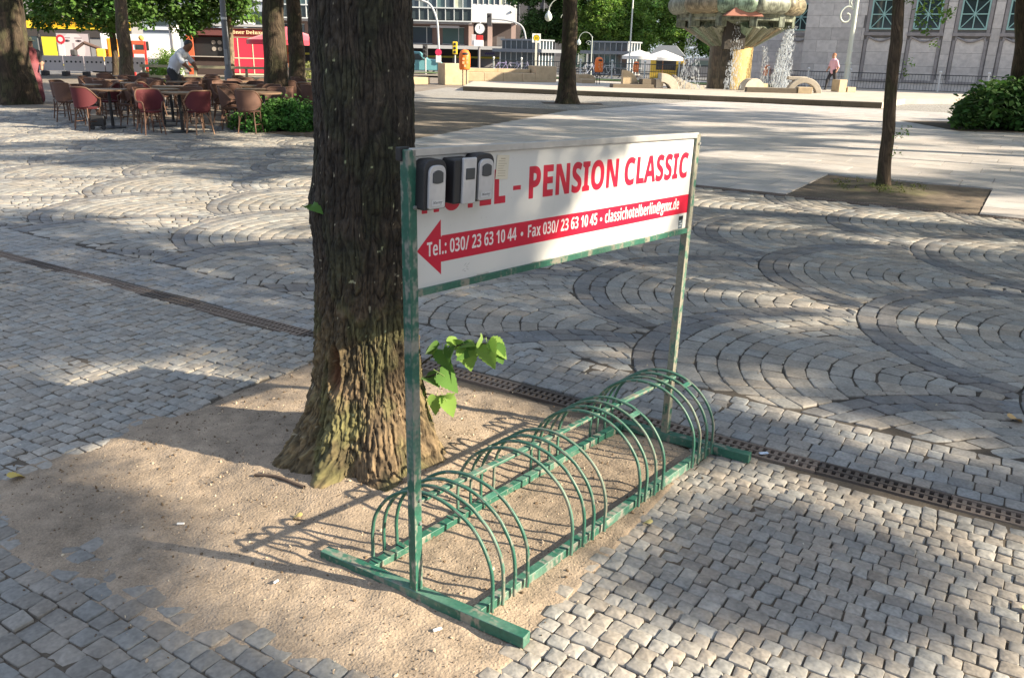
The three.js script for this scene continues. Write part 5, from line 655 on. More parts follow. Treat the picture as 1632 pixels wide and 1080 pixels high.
// red kiosk
{
  const t = thing('kiosk', 'red kebab kiosk with panelled shutters and dark open counter', 'kiosk', -16.8, 0, -50.6, 0.12), cream = M(0.62, 0.55, 0.4), w = 4.6;
  mesh('wall', merge([box(w, 2.6, 0.1, 0, 1.3, -1.6), box(0.1, 2.6, 1.55, w / 2 - 0.05, 1.3, -0.775), box(0.1, 2.6, 1.55, -w / 2 + 0.05, 1.3, -0.775)]), mats.red, t); mesh('roof', box(w + 0.3, 0.12, 2.0, 0, 2.72, -0.75), M(0.35, 0.36, 0.38), t); mesh('roof_vent', rbox(1.1, 0.22, 0.6, 0.05, 0.95, 2.9, -0.5), M(0.55, 0.55, 0.58), t);
  mesh('counter_interior', box(2.3, 1.05, 0.08, -1.0, 1.55, -0.35), mats.black, t); mesh('counter', box(2.3, 0.95, 0.14, -1.0, 0.5, -0.03), M(0.045, 0.03, 0.028), t); mesh('counter_top', box(2.4, 0.05, 0.35, -1.0, 1.0, 0.06), M(0.3, 0.28, 0.26), t);
  for (let i = 0; i < 6; i++) mesh('plate', uvBox(new THREE.CylinderGeometry(0.12, 0.12, 0.02, 14).rotateX(Math.PI / 2).translate(-0.85 + (i % 3) * 0.34, 1.42 + Math.floor(i / 3) * 0.36, -0.28)), M(0.3, 0.27, 0.24), t);
  mesh('door_post', box(0.35, 2.2, 0.12, -2.1, 1.1, 0), M(0.5, 0.1, 0.04), t);
  for (let i = 0; i < 3; i++) for (let j = 0; j < 2; j++) mesh('shutter_panel', rbox(i ? 0.78 : 0.42, j ? 1.08 : 0.78, 0.05, 0.02, i ? 0.98 + (i - 1) * 0.83 : 0.36, j ? 1.52 : 0.52, 0.03), M(0.62, 0.035, 0.07, { roughness: 0.45 }), t);
  mesh('trim', merge([box(2.1, 0.06, 0.09, 1.2, 0.95, 0.03), box(2.1, 0.06, 0.09, 1.2, 2.1, 0.03), box(2.1, 0.08, 0.09, 1.2, 0.06, 0.03), box(0.05, 1.96, 0.085, 0.57, 1.07, 0.03), box(0.05, 1.96, 0.085, 1.4, 1.07, 0.03)]), cream, t);
  const sgn = canvasTex(512, 110, (c, W, H) => { c.fillStyle = '#5d0a0f'; c.fillRect(0, 0, W, H); c.fillStyle = '#f2e3b4'; c.font = 'bold 66px serif'; c.fillText('Döner Deluxe', 18, 78, 476); c.fillRect(0, 0, W, 6); });
  const fb = mesh('fascia', box(2.3, 0.46, 0.14, 1.15, 2.36, 0.04), mats.red, t); mesh('sign_print', new THREE.PlaneGeometry(2.2, 0.42).translate(1.15, 2.36, 0.1135), new THREE.MeshStandardMaterial({ map: sgn, roughness: 0.6 }), fb); mesh('fascia_board', box(2.25, 0.4, 0.1, -1.15, 2.36, 0.02), M(0.12, 0.04, 0.04), t);
}
function parasol(label, x, y, z, r, h, col, group, sides = 8) { const t = thing('parasol', label, 'parasol', x, y, z, rr(0, 1), group), m = new THREE.MeshPhysicalMaterial({ color: col, roughness: 0.9, transmission: 0.25, thickness: 0 }); mesh('canopy', uvBox(new THREE.CylinderGeometry(0.04, r, r * 0.32, sides, 3, true).translate(0, h + r * 0.16, 0)), m, t); mesh('valance', uvBox(new THREE.CylinderGeometry(r, r * 1.0, 0.2, sides, 1, true).translate(0, h - 0.1, 0)), m, t); mesh('pole', cyl(0.03, 0.03, h + r * 0.3, 0, 0, 0, 8), M(0.25, 0.12, 0.06), t); mesh('foot', cyl(0.3, 0.28, 0.08, 0, 0, 0, 12), mats.dark, t); return t; }
parasol('red parasol between the two dark trunks behind the café', -10.3, 0, -39, 1.75, 1.9, lin(0.62, 0.06, 0.1));
const pg = 'white parasols beside the glass pavilion';
parasol('left white parasol beside the right glass pavilion', 8.0, PY, -58, 1.2, 1.35, lin(0.75, 0.75, 0.74), pg); parasol('right white parasol beside the right glass pavilion', 9.85, PY, -59.5, 1.45, 1.3, lin(0.75, 0.75, 0.74), pg);
{ // construction fence, barriers and digger on the left
  const t = thing('site_fence', 'white construction hoarding with a row of dark holes behind the café', 'fence', -22.5, 0, -44, 0.1); for (let i = 0; i < 7; i++) { const pn = mesh('panel', rbox(0.96, 0.72, 0.05, 0.02, -3 + i, 0.6, 0), M(0.72, 0.66, 0.66), t); for (let k = 0; k < 4; k++) mesh('hole', uvBox(new THREE.CylinderGeometry(0.05, 0.05, 0.02, 10).rotateX(Math.PI / 2).translate(-3.33 + i + k * 0.22, 0.68, 0.022)), mats.black, pn); mesh('foot', rbox(0.2, 0.22, 0.6, 0.03, -3.45 + i, 0.11, 0), mats.dark, t); }
  const b2 = thing('barrier', 'red and white traffic barrier beside the white column', 'barrier', -20.0, 0, -46, 0.1); for (const [x, y] of [[-0.33, 0], [0.33, 0]]) mesh('post', rbox(0.12, 1.75, 0.08, 0.02, x, 0.87, 0), mats.red, b2); for (const y of [0.65, 1.2, 1.66]) mesh('board', rbox(0.62, 0.2, 0.06, 0.02, 0, y, 0.02), M(0.75, 0.12, 0.06), b2); mesh('lamp', uvBox(new THREE.SphereGeometry(0.14, 12, 8).translate(0.2, 1.9, 0)), M(0.7, 0.45, 0.1), b2);
  const d = thing('excavator', 'small orange excavator with folded arm behind the white hoarding', 'excavator', -24.0, 0, -50, 0.15); mesh('cab', rbox(0.42, 1.25, 0.7, 0.08, 0.75, 1.25, 0), M(0.85, 0.32, 0.02), d); mesh('engine_cover', rbox(0.5, 0.7, 0.8, 0.1, 0.15, 0.95, 0), M(0.8, 0.5, 0.06), d); mesh('boom', merge([bar(V(0.1, 1.3, 0.2), V(-0.7, 1.6, 0.25), 0.1, 8), bar(V(-0.7, 1.6, 0.25), V(-1.25, 1.2, 0.25), 0.08, 8)]), M(0.1, 0.06, 0.05), d); mesh('bucket', rbox(0.3, 0.35, 0.4, 0.08, -1.3, 1.05, 0.25), mats.dark, d); mesh('track', rbox(1.5, 0.4, 0.3, 0.15, 0.3, 0.2, 0.4), mats.black, d); mesh('track', rbox(1.5, 0.4, 0.3, 0.15, 0.3, 0.2, -0.4), mats.black, d);
  const s = thing('site_trailer', 'white site trailer behind the orange excavator', 'trailer', -23.6, 0, -54, 0.1); mesh('body', rbox(3.6, 1.9, 1.6, 0.05, 0, 1.2, 0), M(0.75, 0.74, 0.74), s); mesh('door', rbox(0.7, 1.5, 0.04, 0.01, -0.9, 1.1, 0.81), M(0.62, 0.62, 0.63), s); mesh('window', rbox(0.8, 0.5, 0.04, 0.01, 0.6, 1.5, 0.81), mats.glassDark, s); mesh('chassis', box(3.4, 0.12, 1.4, 0, 0.18, 0), mats.dark, s);
  const c = thing('advert_column', 'white round column behind the bending person', 'column', -18.9, 0, -48.2); mesh('shaft', cyl(0.26, 0.26, 2.5, 0, 0, 0, 18), M(0.78, 0.78, 0.78), c); mesh('capital', cyl(0.34, 0.34, 0.12, 0, 2.5, 0, 18), M(0.7, 0.7, 0.7), c); mesh('plinth', cyl(0.34, 0.32, 0.3, 0, 0, 0, 18), mats.grey, c);
  const sg = thing('road_sign', 'round red and white road sign behind the café, left of the excavator', 'road sign', -25.6, 0, -49); mesh('post', cyl(0.03, 0.03, 1.95, 0, 0, 0, 8), mats.steel, sg); mesh('disc', uvBox(new THREE.CylinderGeometry(0.25, 0.25, 0.02, 20).rotateX(Math.PI / 2).translate(0, 1.75, 0.04)), M(0.6, 0.03, 0.05), sg); mesh('disc_centre', uvBox(new THREE.CylinderGeometry(0.13, 0.13, 0.01, 16).rotateX(Math.PI / 2).translate(0, 1.75, 0.056)), mats.white, sg); mesh('plate', rbox(0.34, 0.6, 0.02, 0.01, 0, 1.15, 0.04), mats.white, sg); 
  pole('thin dark post standing before the yellow shop at the left', -24.6, -45, 0, 3.4, 0.07, M(0.16, 0.15, 0.14));
}
{ // yellow shop with poster, grey slab building above
  const t = thing('shop', 'yellow fronted shop with dark fascia behind the thick left trunk', 'shop', -33.2, 0, -61, 0.16); mesh('wall', box(12, 5, 3, 0, 2.5, -1.55), M(0.2, 0.2, 0.21), t); const nm = canvasTex(512, 80, (c, W, H) => { c.fillStyle = '#c79a12'; c.fillRect(0, 0, W, H); c.fillStyle = '#54240c'; let x = 20; for (const w of [40, 28, 36, 30, 40, 26, 34, 0, 34, 30, 26, 30, 0, 28, 34, 26, 30]) { if (w) { c.fillRect(x, 22, 7, 38); c.fillRect(x, 22 + (w % 3) * 15, w * 0.6, 7); c.fillRect(x + w * 0.45, 24, 6, 34); } x += w ? w * 0.85 : 14; } }); const f = mesh('fascia', box(7.5, 0.75, 0.2, 2.2, 2.85, 0.02), mats.yellow, t); mesh('sign_print', new THREE.PlaneGeometry(5, 0.6).translate(2.6, 2.85, 0.1235), new THREE.MeshStandardMaterial({ map: nm }), f);
  mesh('dark_band', box(7.5, 0.5, 0.12, 2.2, 2.2, 0), M(0.035, 0.03, 0.03), t); mesh('door_panel', box(2.2, 1.9, 0.12, 1.1, 0.98, 0), M(0.6, 0.52, 0.03), t); mesh('door_window', box(1.0, 0.55, 0.06, 1.5, 1.3, 0.07), M(0.1, 0.06, 0.07), t); mesh('window', box(2.6, 1.9, 0.1, -1.6, 0.98, 0), mats.glassDark, t);
  const face = canvasTex(256, 256, (c) => { c.fillStyle = '#a3999c'; c.fillRect(0, 0, 256, 256); c.fillStyle = '#b9aeb0'; c.beginPath(); c.ellipse(128, 120, 92, 130, 0, 0, 7); c.fill(); c.fillStyle = '#5d5157'; for (const x of [78, 172]) { c.beginPath(); c.ellipse(x, 62, 26, 11, 0, 0, 7); c.fill(); c.fillRect(x - 32, 34, 62, 7); } c.fillStyle = '#2a2226'; for (const x of [78, 172]) { c.beginPath(); c.arc(x, 62, 9, 0, 7); c.fill(); } c.fillStyle = '#8d8286'; c.fillRect(118, 80, 18, 62); c.fillStyle = '#94666e'; c.beginPath(); c.ellipse(126, 186, 38, 12, 0, 0, 7); c.fill(); });
  const p = thing('poster', 'large grey portrait poster of eyes beside the yellow shop door', 'poster', -29.8, 0, -58.6, 0.16); mesh('board', box(2.1, 2.0, 0.1, 0, 1.2, 0), mats.dark, p); mesh('print', new THREE.PlaneGeometry(2.0, 1.9).translate(0, 1.2, 0.0535), new THREE.MeshStandardMaterial({ map: face, roughness: 0.6 }), p); for (const x of [-0.9, 0.9]) mesh('leg', box(0.08, 0.2, 0.08, x, 0.1, 0), mats.dark, p);
  const g = thing('office_block', 'blue grey office slab rising behind the yellow shop', 'building', -45, 0, -88, 0.2); mesh('wall', box(40, 26, 8, 0, 13, -4.2), M(0.26, 0.3, 0.36, { roughness: 0.7 }), g); for (let k = 0; k < 4; k++) for (let i = 0; i < 16; i++) mesh('window', box(2.0, 1.6, 0.1, -18.5 + i * 2.45, 4.2 + k * 3, -0.16), mats.glassDark, g); for (let k = 0; k < 4; k++) mesh('ledge', box(40, 0.25, 0.3, 0, 3.1 + k * 3, -0.06), M(0.45, 0.48, 0.52), g);
}
{ // centre: office building with glazed bands and a white corner bay
  const B = thing('glazed_building', 'office building with glazed bands above a yellow shop strip, behind the sandstone walls', 'building', -5.2, 0, -96.5, 0), steel = M(0.5, 0.53, 0.54, { roughness: 0.5 }), spand = M(0.035, 0.05, 0.055, { roughness: 0.25 }), gl = [[0.06, 0.09, 0.11], [0.1, 0.16, 0.16], [0.05, 0.07, 0.09], [0.12, 0.15, 0.16]].map((c) => new THREE.MeshPhysicalMaterial({ color: lin(...c), roughness: 0.1 })), blind = M(0.5, 0.52, 0.4), brown = M(0.22, 0.15, 0.13), W = 27;
  mesh('core', box(W, 24, 10, -W / 2, 12.0 + 4.65, -5.6), M(0.08, 0.085, 0.09), B); const dx = 0.95;
  for (let k = 0; k < 3; k++) for (let i = 0; i < 28; i++) { const x = -0.5 - i * dx, y = 4.75 + k * 3.6; mesh('spandrel', box(dx - 0.08, 1.15, 0.06, x, y + 0.65, -0.5), spand, B); mesh('pane', box(dx - 0.08, 2.2, 0.06, x, y + 2.4, -0.52), i % 7 === 1 ? blind : gl[(i * 3 + k) % 4], B); }
  for (let i = 0; i <= 28; i++) mesh('mullion', box(0.08, 11, 0.2, -0.02 - i * dx, 10.2, -0.45), steel, B);
  for (const y of [4.66, 6.0, 8.25, 9.6, 11.85, 13.2]) mesh('transom', box(W, 0.13, 0.26, -W / 2, y, -0.42), steel, B); mesh('soffit', box(W, 0.22, 9, -W / 2, 4.5, -5), M(0.3, 0.28, 0.28), B); mesh('light_strip', box(3.2, 0.25, 0.2, -3, 4.1, -1.2), M(0.45, 0.42, 0.43), B);
  mesh('recessed_wall', box(W, 2.5, 0.3, -W / 2, 3.2, -3.2), brown, B); for (let i = 0; i < 7; i++) { mesh('window', box(2.4, 1.7, 0.12, -2.2 - i * 3.6, 3.2, -3.02), gl[(i + 1) % 4], B); mesh('window_frame', merge([box(2.5, 0.07, 0.16, -2.2 - i * 3.6, 4.09, -3.0), box(2.5, 0.07, 0.16, -2.2 - i * 3.6, 2.31, -3.0), box(0.08, 1.7, 0.16, -1.6 - i * 3.6, 3.2, -3.0)]), steel, B); }
  mesh('canopy', box(W + 5, 0.36, 4.5, -W / 2 + 2.5, 1.98, -1.2), M(0.42, 0.42, 0.42), B); mesh('shop_wall', box(W + 8, 1.9, 0.3, -W / 2 + 4, 0.85, -3.4), M(0.06, 0.055, 0.06), B); mesh('shop_fascia', box(W + 8, 0.2, 0.2, -W / 2 + 4, 0.95, -3.1), M(0.7, 0.62, 0.1), B);
  for (let i = 0; i < 9; i++) mesh('shop_window', box(1.5, 0.95, 0.08, -24 + i * 3.2, 0.35, -3.2), i % 3 ? M(0.25, 0.24, 0.26) : M(0.5, 0.45, 0.5), B);
  const sc = canvasTex(256, 64, (c) => { c.fillStyle = '#8d8b93'; c.fillRect(0, 0, 256, 64); c.strokeStyle = '#54489a'; c.lineWidth = 7; c.beginPath(); c.moveTo(70, 40); for (let i = 0; i < 26; i++) c.lineTo(76 + i * 5, 34 + 12 * Math.sin(i * 1.3)); c.stroke(); }); const fb = mesh('sign_board', box(2.2, 0.62, 0.15, 1.9, 1.42, -1.5), M(0.4, 0.4, 0.43), B); mesh('sign_print', new THREE.PlaneGeometry(2.1, 0.55).translate(1.9, 1.42, -1.4215), new THREE.MeshStandardMaterial({ map: sc }), fb);
  mesh('bay', box(4.8, 1.85, 5, 2.42, 5.55, -3), M(0.78, 0.78, 0.78), B).rotation.y = 0; mesh('bay_core', box(4.6, 3.2, 4.8, 2.42, 8.05, -3), M(0.07, 0.07, 0.08), B); for (let i = 0; i < 8; i++) { mesh('bay_pane', box(0.5, 2.6, 0.06, 0.33 + i * 0.6, 7.8, -0.56), i === 5 ? blind : gl[(i + 2) % 4], B); mesh('bay_mullion', box(0.09, 2.7, 0.16, 0.04 + i * 0.6, 7.82, -0.52), mats.white, B); } mesh('bay_side', box(0.1, 5, 5, 4.85, 7, -3), M(0.7, 0.7, 0.7), B); mesh('bay_roof', box(4.9, 0.3, 5.2, 2.42, 9.75, -3), mats.white, B); mesh('bay_lamp', uvBox(new THREE.SphereGeometry(0.13, 10, 8).translate(4.3, 5.75, -0.46)), mats.grey, B);
  for (const x of [-0.1, 2.0, 4.6]) mesh('pillar', box(0.5, 2.7, 0.5, x, 3.35, -1.0), M(0.42, 0.3, 0.26), B); mesh('recess', box(6, 2.7, 0.3, 2.4, 3.35, -4.2), M(0.1, 0.08, 0.08), B); mesh('plant_box', box(0.9, 1.0, 0.6, 3.2, 2.7, -1.6), M(0.36, 0.33, 0.29), B);
  const D = thing('dark_tower', 'dark blank tower wall right of the white corner bay', 'building', 3.0, 0, -108, 0); mesh('wall', box(7, 26, 4, 0, 13, -2.1), M(0.075, 0.075, 0.085), D); for (let i = 0; i < 5; i++) mesh('joint', box(0.12, 24, 0.1, -3 + i * 1.5, 12, -0.02), M(0.16, 0.17, 0.19), D); mesh('base', box(7.2, 1.2, 0.3, 0, 0.6, 0), M(0.12, 0.12, 0.13), D);
  const G = thing('green_glass_hall', 'greenish glass facade behind the trees in the middle', 'building', 10.5, 0, -112, 0); mesh('core', box(10, 20, 3, 0, 10, -2), M(0.05, 0.09, 0.08), G); for (let i = 0; i < 9; i++) for (let k = 0; k < 3; k++) mesh('pane', box(1.02, 4.8, 0.08, -4.5 + i * 1.12, 2.8 + k * 5, -0.42), new THREE.MeshPhysicalMaterial({ color: lin(0.08 + 0.03 * (i % 3), 0.17 + 0.03 * (k % 2), 0.15), roughness: 0.15 }), G); for (let i = 0; i <= 9; i++) mesh('mullion', box(0.1, 15, 0.2, -5.05 + i * 1.12, 7.8, -0.4), steel, G);
  const K = thing('white_tower', 'pale tower block showing above the trees near the fountain', 'building', 13.6, 0, -125, 0.25); mesh('wall', box(5, 30, 5, 0, 15, -2.6), M(0.62, 0.62, 0.62), K); for (let k = 0; k < 5; k++) for (let i = 0; i < 3; i++) mesh('window', box(1.1, 1.5, 0.1, -1.6 + i * 1.6, 5 + k * 2.6, -0.07), mats.glassDark, K);
}
function pavilion(x, z, turn, label) { // glass entrance pavilion with flat eaves and a glazed lantern
  const t = thing('glass_pavilion', label, 'pavilion', x, 0, z, turn, 'glass pavilions behind the sandstone walls'), fr = M(0.3, 0.32, 0.34, { roughness: 0.4 }), gl = new THREE.MeshPhysicalMaterial({ color: lin(0.035, 0.05, 0.06), roughness: 0.1 }); const w = 3.6, d = 2.8;
  mesh('floor', box(w, 0.1, d, 0, 0.05, 0), mats.grey, t); mesh('eaves', box(w + 1.0, 0.26, d + 1.0, 0, 1.75, 0), M(0.17, 0.185, 0.21), t); mesh('lantern', box(w - 0.2, 0.62, d - 0.2, 0, 2.2, 0), gl, t); mesh('roof', box(w, 0.12, d, 0, 2.58, 0), M(0.22, 0.24, 0.27), t); mesh('inner_wall', box(w - 0.5, 1.5, d - 0.5, 0, 0.86, 0), M(0.05, 0.06, 0.07), t);
  for (let i = 0; i < 7; i++) { const px = -w / 2 + 0.26 + i * 0.51; mesh('pane', box(0.42, 1.5, 0.04, px, 0.86, d / 2), gl, t); mesh('frame_bar', box(0.07, 1.5, 0.1, px + 0.26, 0.86, d / 2), fr, t); mesh('lantern_bar', box(0.06, 0.62, 0.06, px + 0.2, 2.2, d / 2 - 0.08), fr, t); }
  for (let i = 0; i < 5; i++) { const pz = -d / 2 + 0.28 + i * 0.56; for (const sx of [-1, 1]) { mesh('pane', box(0.04, 1.5, 0.46, sx * w / 2, 0.86, pz), gl, t); mesh('frame_bar', box(0.1, 1.5, 0.07, sx * w / 2, 0.86, pz + 0.28), M(0.75, 0.75, 0.76), t); mesh('lantern_bar', box(0.06, 0.62, 0.07, sx * (w / 2 - 0.08), 2.2, pz), M(0.7, 0.7, 0.72), t); } }  // side frame bars painted near-white to show sunlight on that face
  mesh('rail', merge([bar(V(-w / 2, 0.55, d / 2 + 0.1), V(w / 2, 0.55, d / 2 + 0.1), 0.03, 6), bar(V(w / 2 + 0.1, 0.55, -d / 2), V(w / 2 + 0.1, 0.55, d / 2), 0.03, 6)]), fr, t); return t;
}
pavilion(0.75, -73, -0.5, 'glass pavilion behind the sandstone pier, left of the platform tree'); pavilion(8.1, -73.5, -0.55, 'glass pavilion behind the orange bin, right of the platform tree');
{ const t = thing('bus_stop_sign', 'white bus stop sign with a yellow and green disc above the sandstone pier', 'bus stop sign', 1.2, 0, -60); mesh('pole', box(0.14, 2.4, 0.12, 0, 1.2, 0), M(0.68, 0.66, 0.55), t); const tx = canvasTex(128, 128, (c) => { c.fillStyle = '#efece2'; c.fillRect(0, 0, 128, 128); c.fillStyle = '#d8b414'; c.beginPath(); c.arc(64, 64, 46, 0, 7); c.fill(); c.strokeStyle = '#2a5a2c'; c.lineWidth = 9; c.stroke(); c.fillStyle = '#1f4f26'; c.font = 'bold 60px sans-serif'; c.fillText('H', 42, 86); }); mesh('plate', box(0.58, 0.58, 0.06, 0, 2.55, 0), mats.white, t); mesh('print', new THREE.PlaneGeometry(0.56, 0.56).translate(0, 2.55, 0.0335), new THREE.MeshStandardMaterial({ map: tx }), t); }
{ const t = thing('street_clock', 'round white street clock above red and white signs', 'clock', -3.6, 0, -80); mesh('pole', cyl(0.12, 0.1, 3.0, 0, 0, 0, 10), M(0.2, 0.18, 0.18), t); mesh('case', uvBox(new THREE.CylinderGeometry(0.5, 0.5, 0.25, 24).rotateX(Math.PI / 2).translate(0.05, 3.55, 0)), mats.dark, t); mesh('dial', uvBox(new THREE.CylinderGeometry(0.43, 0.43, 0.02, 24).rotateX(Math.PI / 2).translate(0.05, 3.55, 0.13)), mats.white, t); mesh('hand', box(0.03, 0.3, 0.01, 0.05, 3.66, 0.15), mats.black, t); mesh('sign_plate', rbox(0.6, 0.5, 0.06, 0.02, 0.05, 2.75, 0.1), mats.red, t); mesh('sign_plate', rbox(0.9, 0.55, 0.06, 0.02, -0.05, 2.3, 0.12), mats.white, t); mesh('sign_plate', rbox(0.4, 0.9, 0.06, 0.02, -0.5, 2.6, 0.08), M(0.55, 0.5, 0.5), t); mesh('finial', cyl(0.1, 0.02, 0.35, 0.05, 4.05, 0, 8), mats.steel, t); }
{ const t = thing('street_lamp', 'curved grey street lamp before the glazed building, near the big trunk', 'street lamp', -6.35, 0, -70); mesh('mast', tube([V(0, 0, 0), V(-0.05, 2.5, 0), V(-0.2, 4.0, 0), V(-0.7, 5.0, 0), V(-1.5, 5.35, 0)], 0.085, 30, 8), M(0.42, 0.44, 0.45), t); mesh('head', rbox(0.6, 0.1, 0.22, 0.04, -1.6, 5.33, 0), mats.grey, t); mesh('base', cyl(0.16, 0.14, 0.5, 0, 0, 0, 10), mats.grey, t); }
function signal(label, x, z, h, col, group) { const t = thing('traffic_light', label, 'traffic light', x, 0, z); mesh('pole', cyl(0.06, 0.06, h, 0, 0, 0, 10), M(0.4, 0.4, 0.4), t); mesh('housing', rbox(0.34, 0.85, 0.25, 0.05, 0, h - 0.2, 0.05), col, t); for (let i = 0; i < 3; i++) mesh('lens', uvBox(new THREE.SphereGeometry(0.09, 10, 8).scale(1, 1, 0.4).translate(0, h + 0.06 - i * 0.26, 0.18)), mats.black, t); return t; }
signal('dark traffic light at the far left of the sandstone pier', -6.6, -62, 1.75, mats.dark); signal('yellow backed traffic light just left of the front orange bin', -4.5, -62, 2.0, M(0.6, 0.42, 0.03));
{ const t = thing('road_sign', 'small red no-stopping sign above the sandstone pier', 'road sign', -5.3, 0, -58); mesh('post', cyl(0.04, 0.04, 1.5, 0, 0, 0, 8), mats.steel, t); mesh('disc', uvBox(new THREE.CylinderGeometry(0.22, 0.22, 0.03, 18).rotateX(Math.PI / 2).translate(0, 1.5, 0.05)), M(0.55, 0.03, 0.1), t); mesh('plate', rbox(0.35, 0.45, 0.03, 0.01, 0, 1.08, 0.05), mats.white, t); }
{ const t = thing('signal_arm', 'traffic light hanging from a long curved arm above the street', 'traffic light', 0.2, 0, -74); mesh('arm', tube([V(0.4, 0, 0), V(0.4, 2.6, 0), V(0, 3.7, 0), V(-1.2, 4.1, 0), V(-2.6, 4.2, 0)], 0.07, 30, 8), M(0.35, 0.36, 0.38), t); mesh('housing', rbox(0.4, 0.95, 0.3, 0.05, -2.7, 4.15, 0), mats.dark, t); mesh('visor', rbox(0.3, 0.12, 0.3, 0.03, -2.7, 4.45, 0.2), mats.black, t); }
pole('thin pale mast with small boxes rising through the trees left of the fountain', 6.6, -52, 0, 7, 0.045, M(0.6, 0.62, 0.6), 'mast');
{ const t = thing('yellow_hut', 'small yellow hut with a grey pitched roof by the white parasols', 'hut', 10.7, 0, -63, -0.2); mesh('wall', box(2.2, 1.6, 1.8, 0, 0.8, 0), M(0.62, 0.42, 0.06), t); const s = new THREE.Shape(); s.moveTo(-1.3, 0); s.lineTo(1.3, 0); s.lineTo(0.6, 0.7); s.lineTo(-0.6, 0.7); s.closePath(); mesh('roof', uvBox(new THREE.ExtrudeGeometry(s, { depth: 2.1, bevelEnabled: false }).translate(0, 1.6, -1.05)), M(0.32, 0.34, 0.36), t); mesh('hatch', box(1.4, 0.7, 0.05, 0, 1.0, 0.91), mats.black, t); }
{ // parked bicycles and a small car near the pavilions
  const bike = (label, x, z, turn, col) => { const t = thing('bicycle', label, 'bicycle', x, 0.05, z, turn, 'bicycles parked before the pavilions'); for (const s of [-0.52, 0.52]) mesh('wheel', uvBox(new THREE.TorusGeometry(0.33, 0.025, 6, 22).translate(s, 0.35, 0)), mats.black, t); const m = M(...col, { roughness: 0.4 }); mesh('frame', merge([bar(V(-0.52, 0.35, 0), V(-0.18, 0.85, 0), 0.025, 6), bar(V(-0.18, 0.85, 0), V(0.36, 0.85, 0), 0.025, 6), bar(V(0.52, 0.35, 0), V(0.34, 0.98, 0), 0.025, 6), bar(V(0, 0.35, 0), V(0.36, 0.82, 0), 0.025, 6), bar(V(0, 0.35, 0), V(-0.2, 0.92, 0), 0.022, 6), bar(V(-0.52, 0.35, 0), V(0, 0.35, 0), 0.02, 6)]), m, t); mesh('saddle', rbox(0.26, 0.06, 0.14, 0.03, -0.22, 0.95, 0), mats.black, t); mesh('handlebar', bar(V(0.36, 1.03, -0.28), V(0.36, 1.03, 0.28), 0.015, 6), mats.steel, t); return t; };
  [[4.6, -58, 0.3], [5.3, -58.4, 0.1], [6.0, -58.2, -0.2], [-1.2, -60, 0.2], [-0.4, -60.4, -0.1], [0.3, -60.2, 0.3]].forEach(([x, z, r], i) => bike(`parked bicycle, number ${['one', 'two', 'three', 'one', 'two', 'three'][i]} from the left in the row ${i < 3 ? 'right of the platform tree' : 'above the long sandstone wall'}`, x, z, r, [[0.4, 0.42, 0.5], [0.25, 0.25, 0.4], [0.5, 0.5, 0.5], [0.3, 0.25, 0.45], [0.5, 0.45, 0.6], [0.2, 0.2, 0.3]][i]));
  const car = (label, x, z, turn, col) => { const t = thing('parked_car', label, 'car', x, 0, z, turn); const s = new THREE.Shape(); s.moveTo(-2, 0.3); s.lineTo(2, 0.3); s.lineTo(2.02, 0.75); s.quadraticCurveTo(1.9, 0.9, 1.1, 0.95); s.lineTo(0.5, 1.42); s.quadraticCurveTo(-0.4, 1.5, -1.2, 1.4); s.lineTo(-1.9, 0.95); s.quadraticCurveTo(-2.05, 0.7, -2, 0.3); mesh('body', uvBox(new THREE.ExtrudeGeometry(s, { depth: 1.5, bevelEnabled: true, bevelSize: 0.08, bevelThickness: 0.1, bevelSegments: 3 }).translate(0, 0, -0.75)), col, t); const w = new THREE.Shape(); w.moveTo(-1.6, 0.95); w.lineTo(0.85, 0.95); w.lineTo(0.4, 1.36); w.lineTo(-1.1, 1.34); w.closePath(); for (const z0 of [-0.87, 0.845]) mesh('window', uvBox(new THREE.ExtrudeGeometry(w, { depth: 0.025, bevelEnabled: false }).translate(0, 0, z0)), mats.glassDark, t); for (const sx of [-1.25, 1.25]) for (const sz of [-0.72, 0.72]) { const wh = mesh('wheel', uvBox(new THREE.CylinderGeometry(0.32, 0.32, 0.2, 18).rotateX(Math.PI / 2).translate(sx, 0.32, sz)), mats.black, t); mesh('rim', uvBox(new THREE.CylinderGeometry(0.19, 0.19, 0.215, 14).rotateX(Math.PI / 2).translate(sx, 0.32, sz)), mats.steel, wh); } for (const sz of [-0.55, 0.55]) mesh('headlight', rbox(0.06, 0.14, 0.3, 0.03, 2.08, 0.68, sz), mats.white, t); return t; };
  car('teal parked car just right of the big trunk, beyond the sandstone bench', -7.6, -63, 0.1, M(0.12, 0.3, 0.34, { roughness: 0.3 })); car('dark parked car beside the yellow hut behind the fountain basin', 13.4, -62, 0.15, M(0.06, 0.065, 0.08, { roughness: 0.3 }));
}
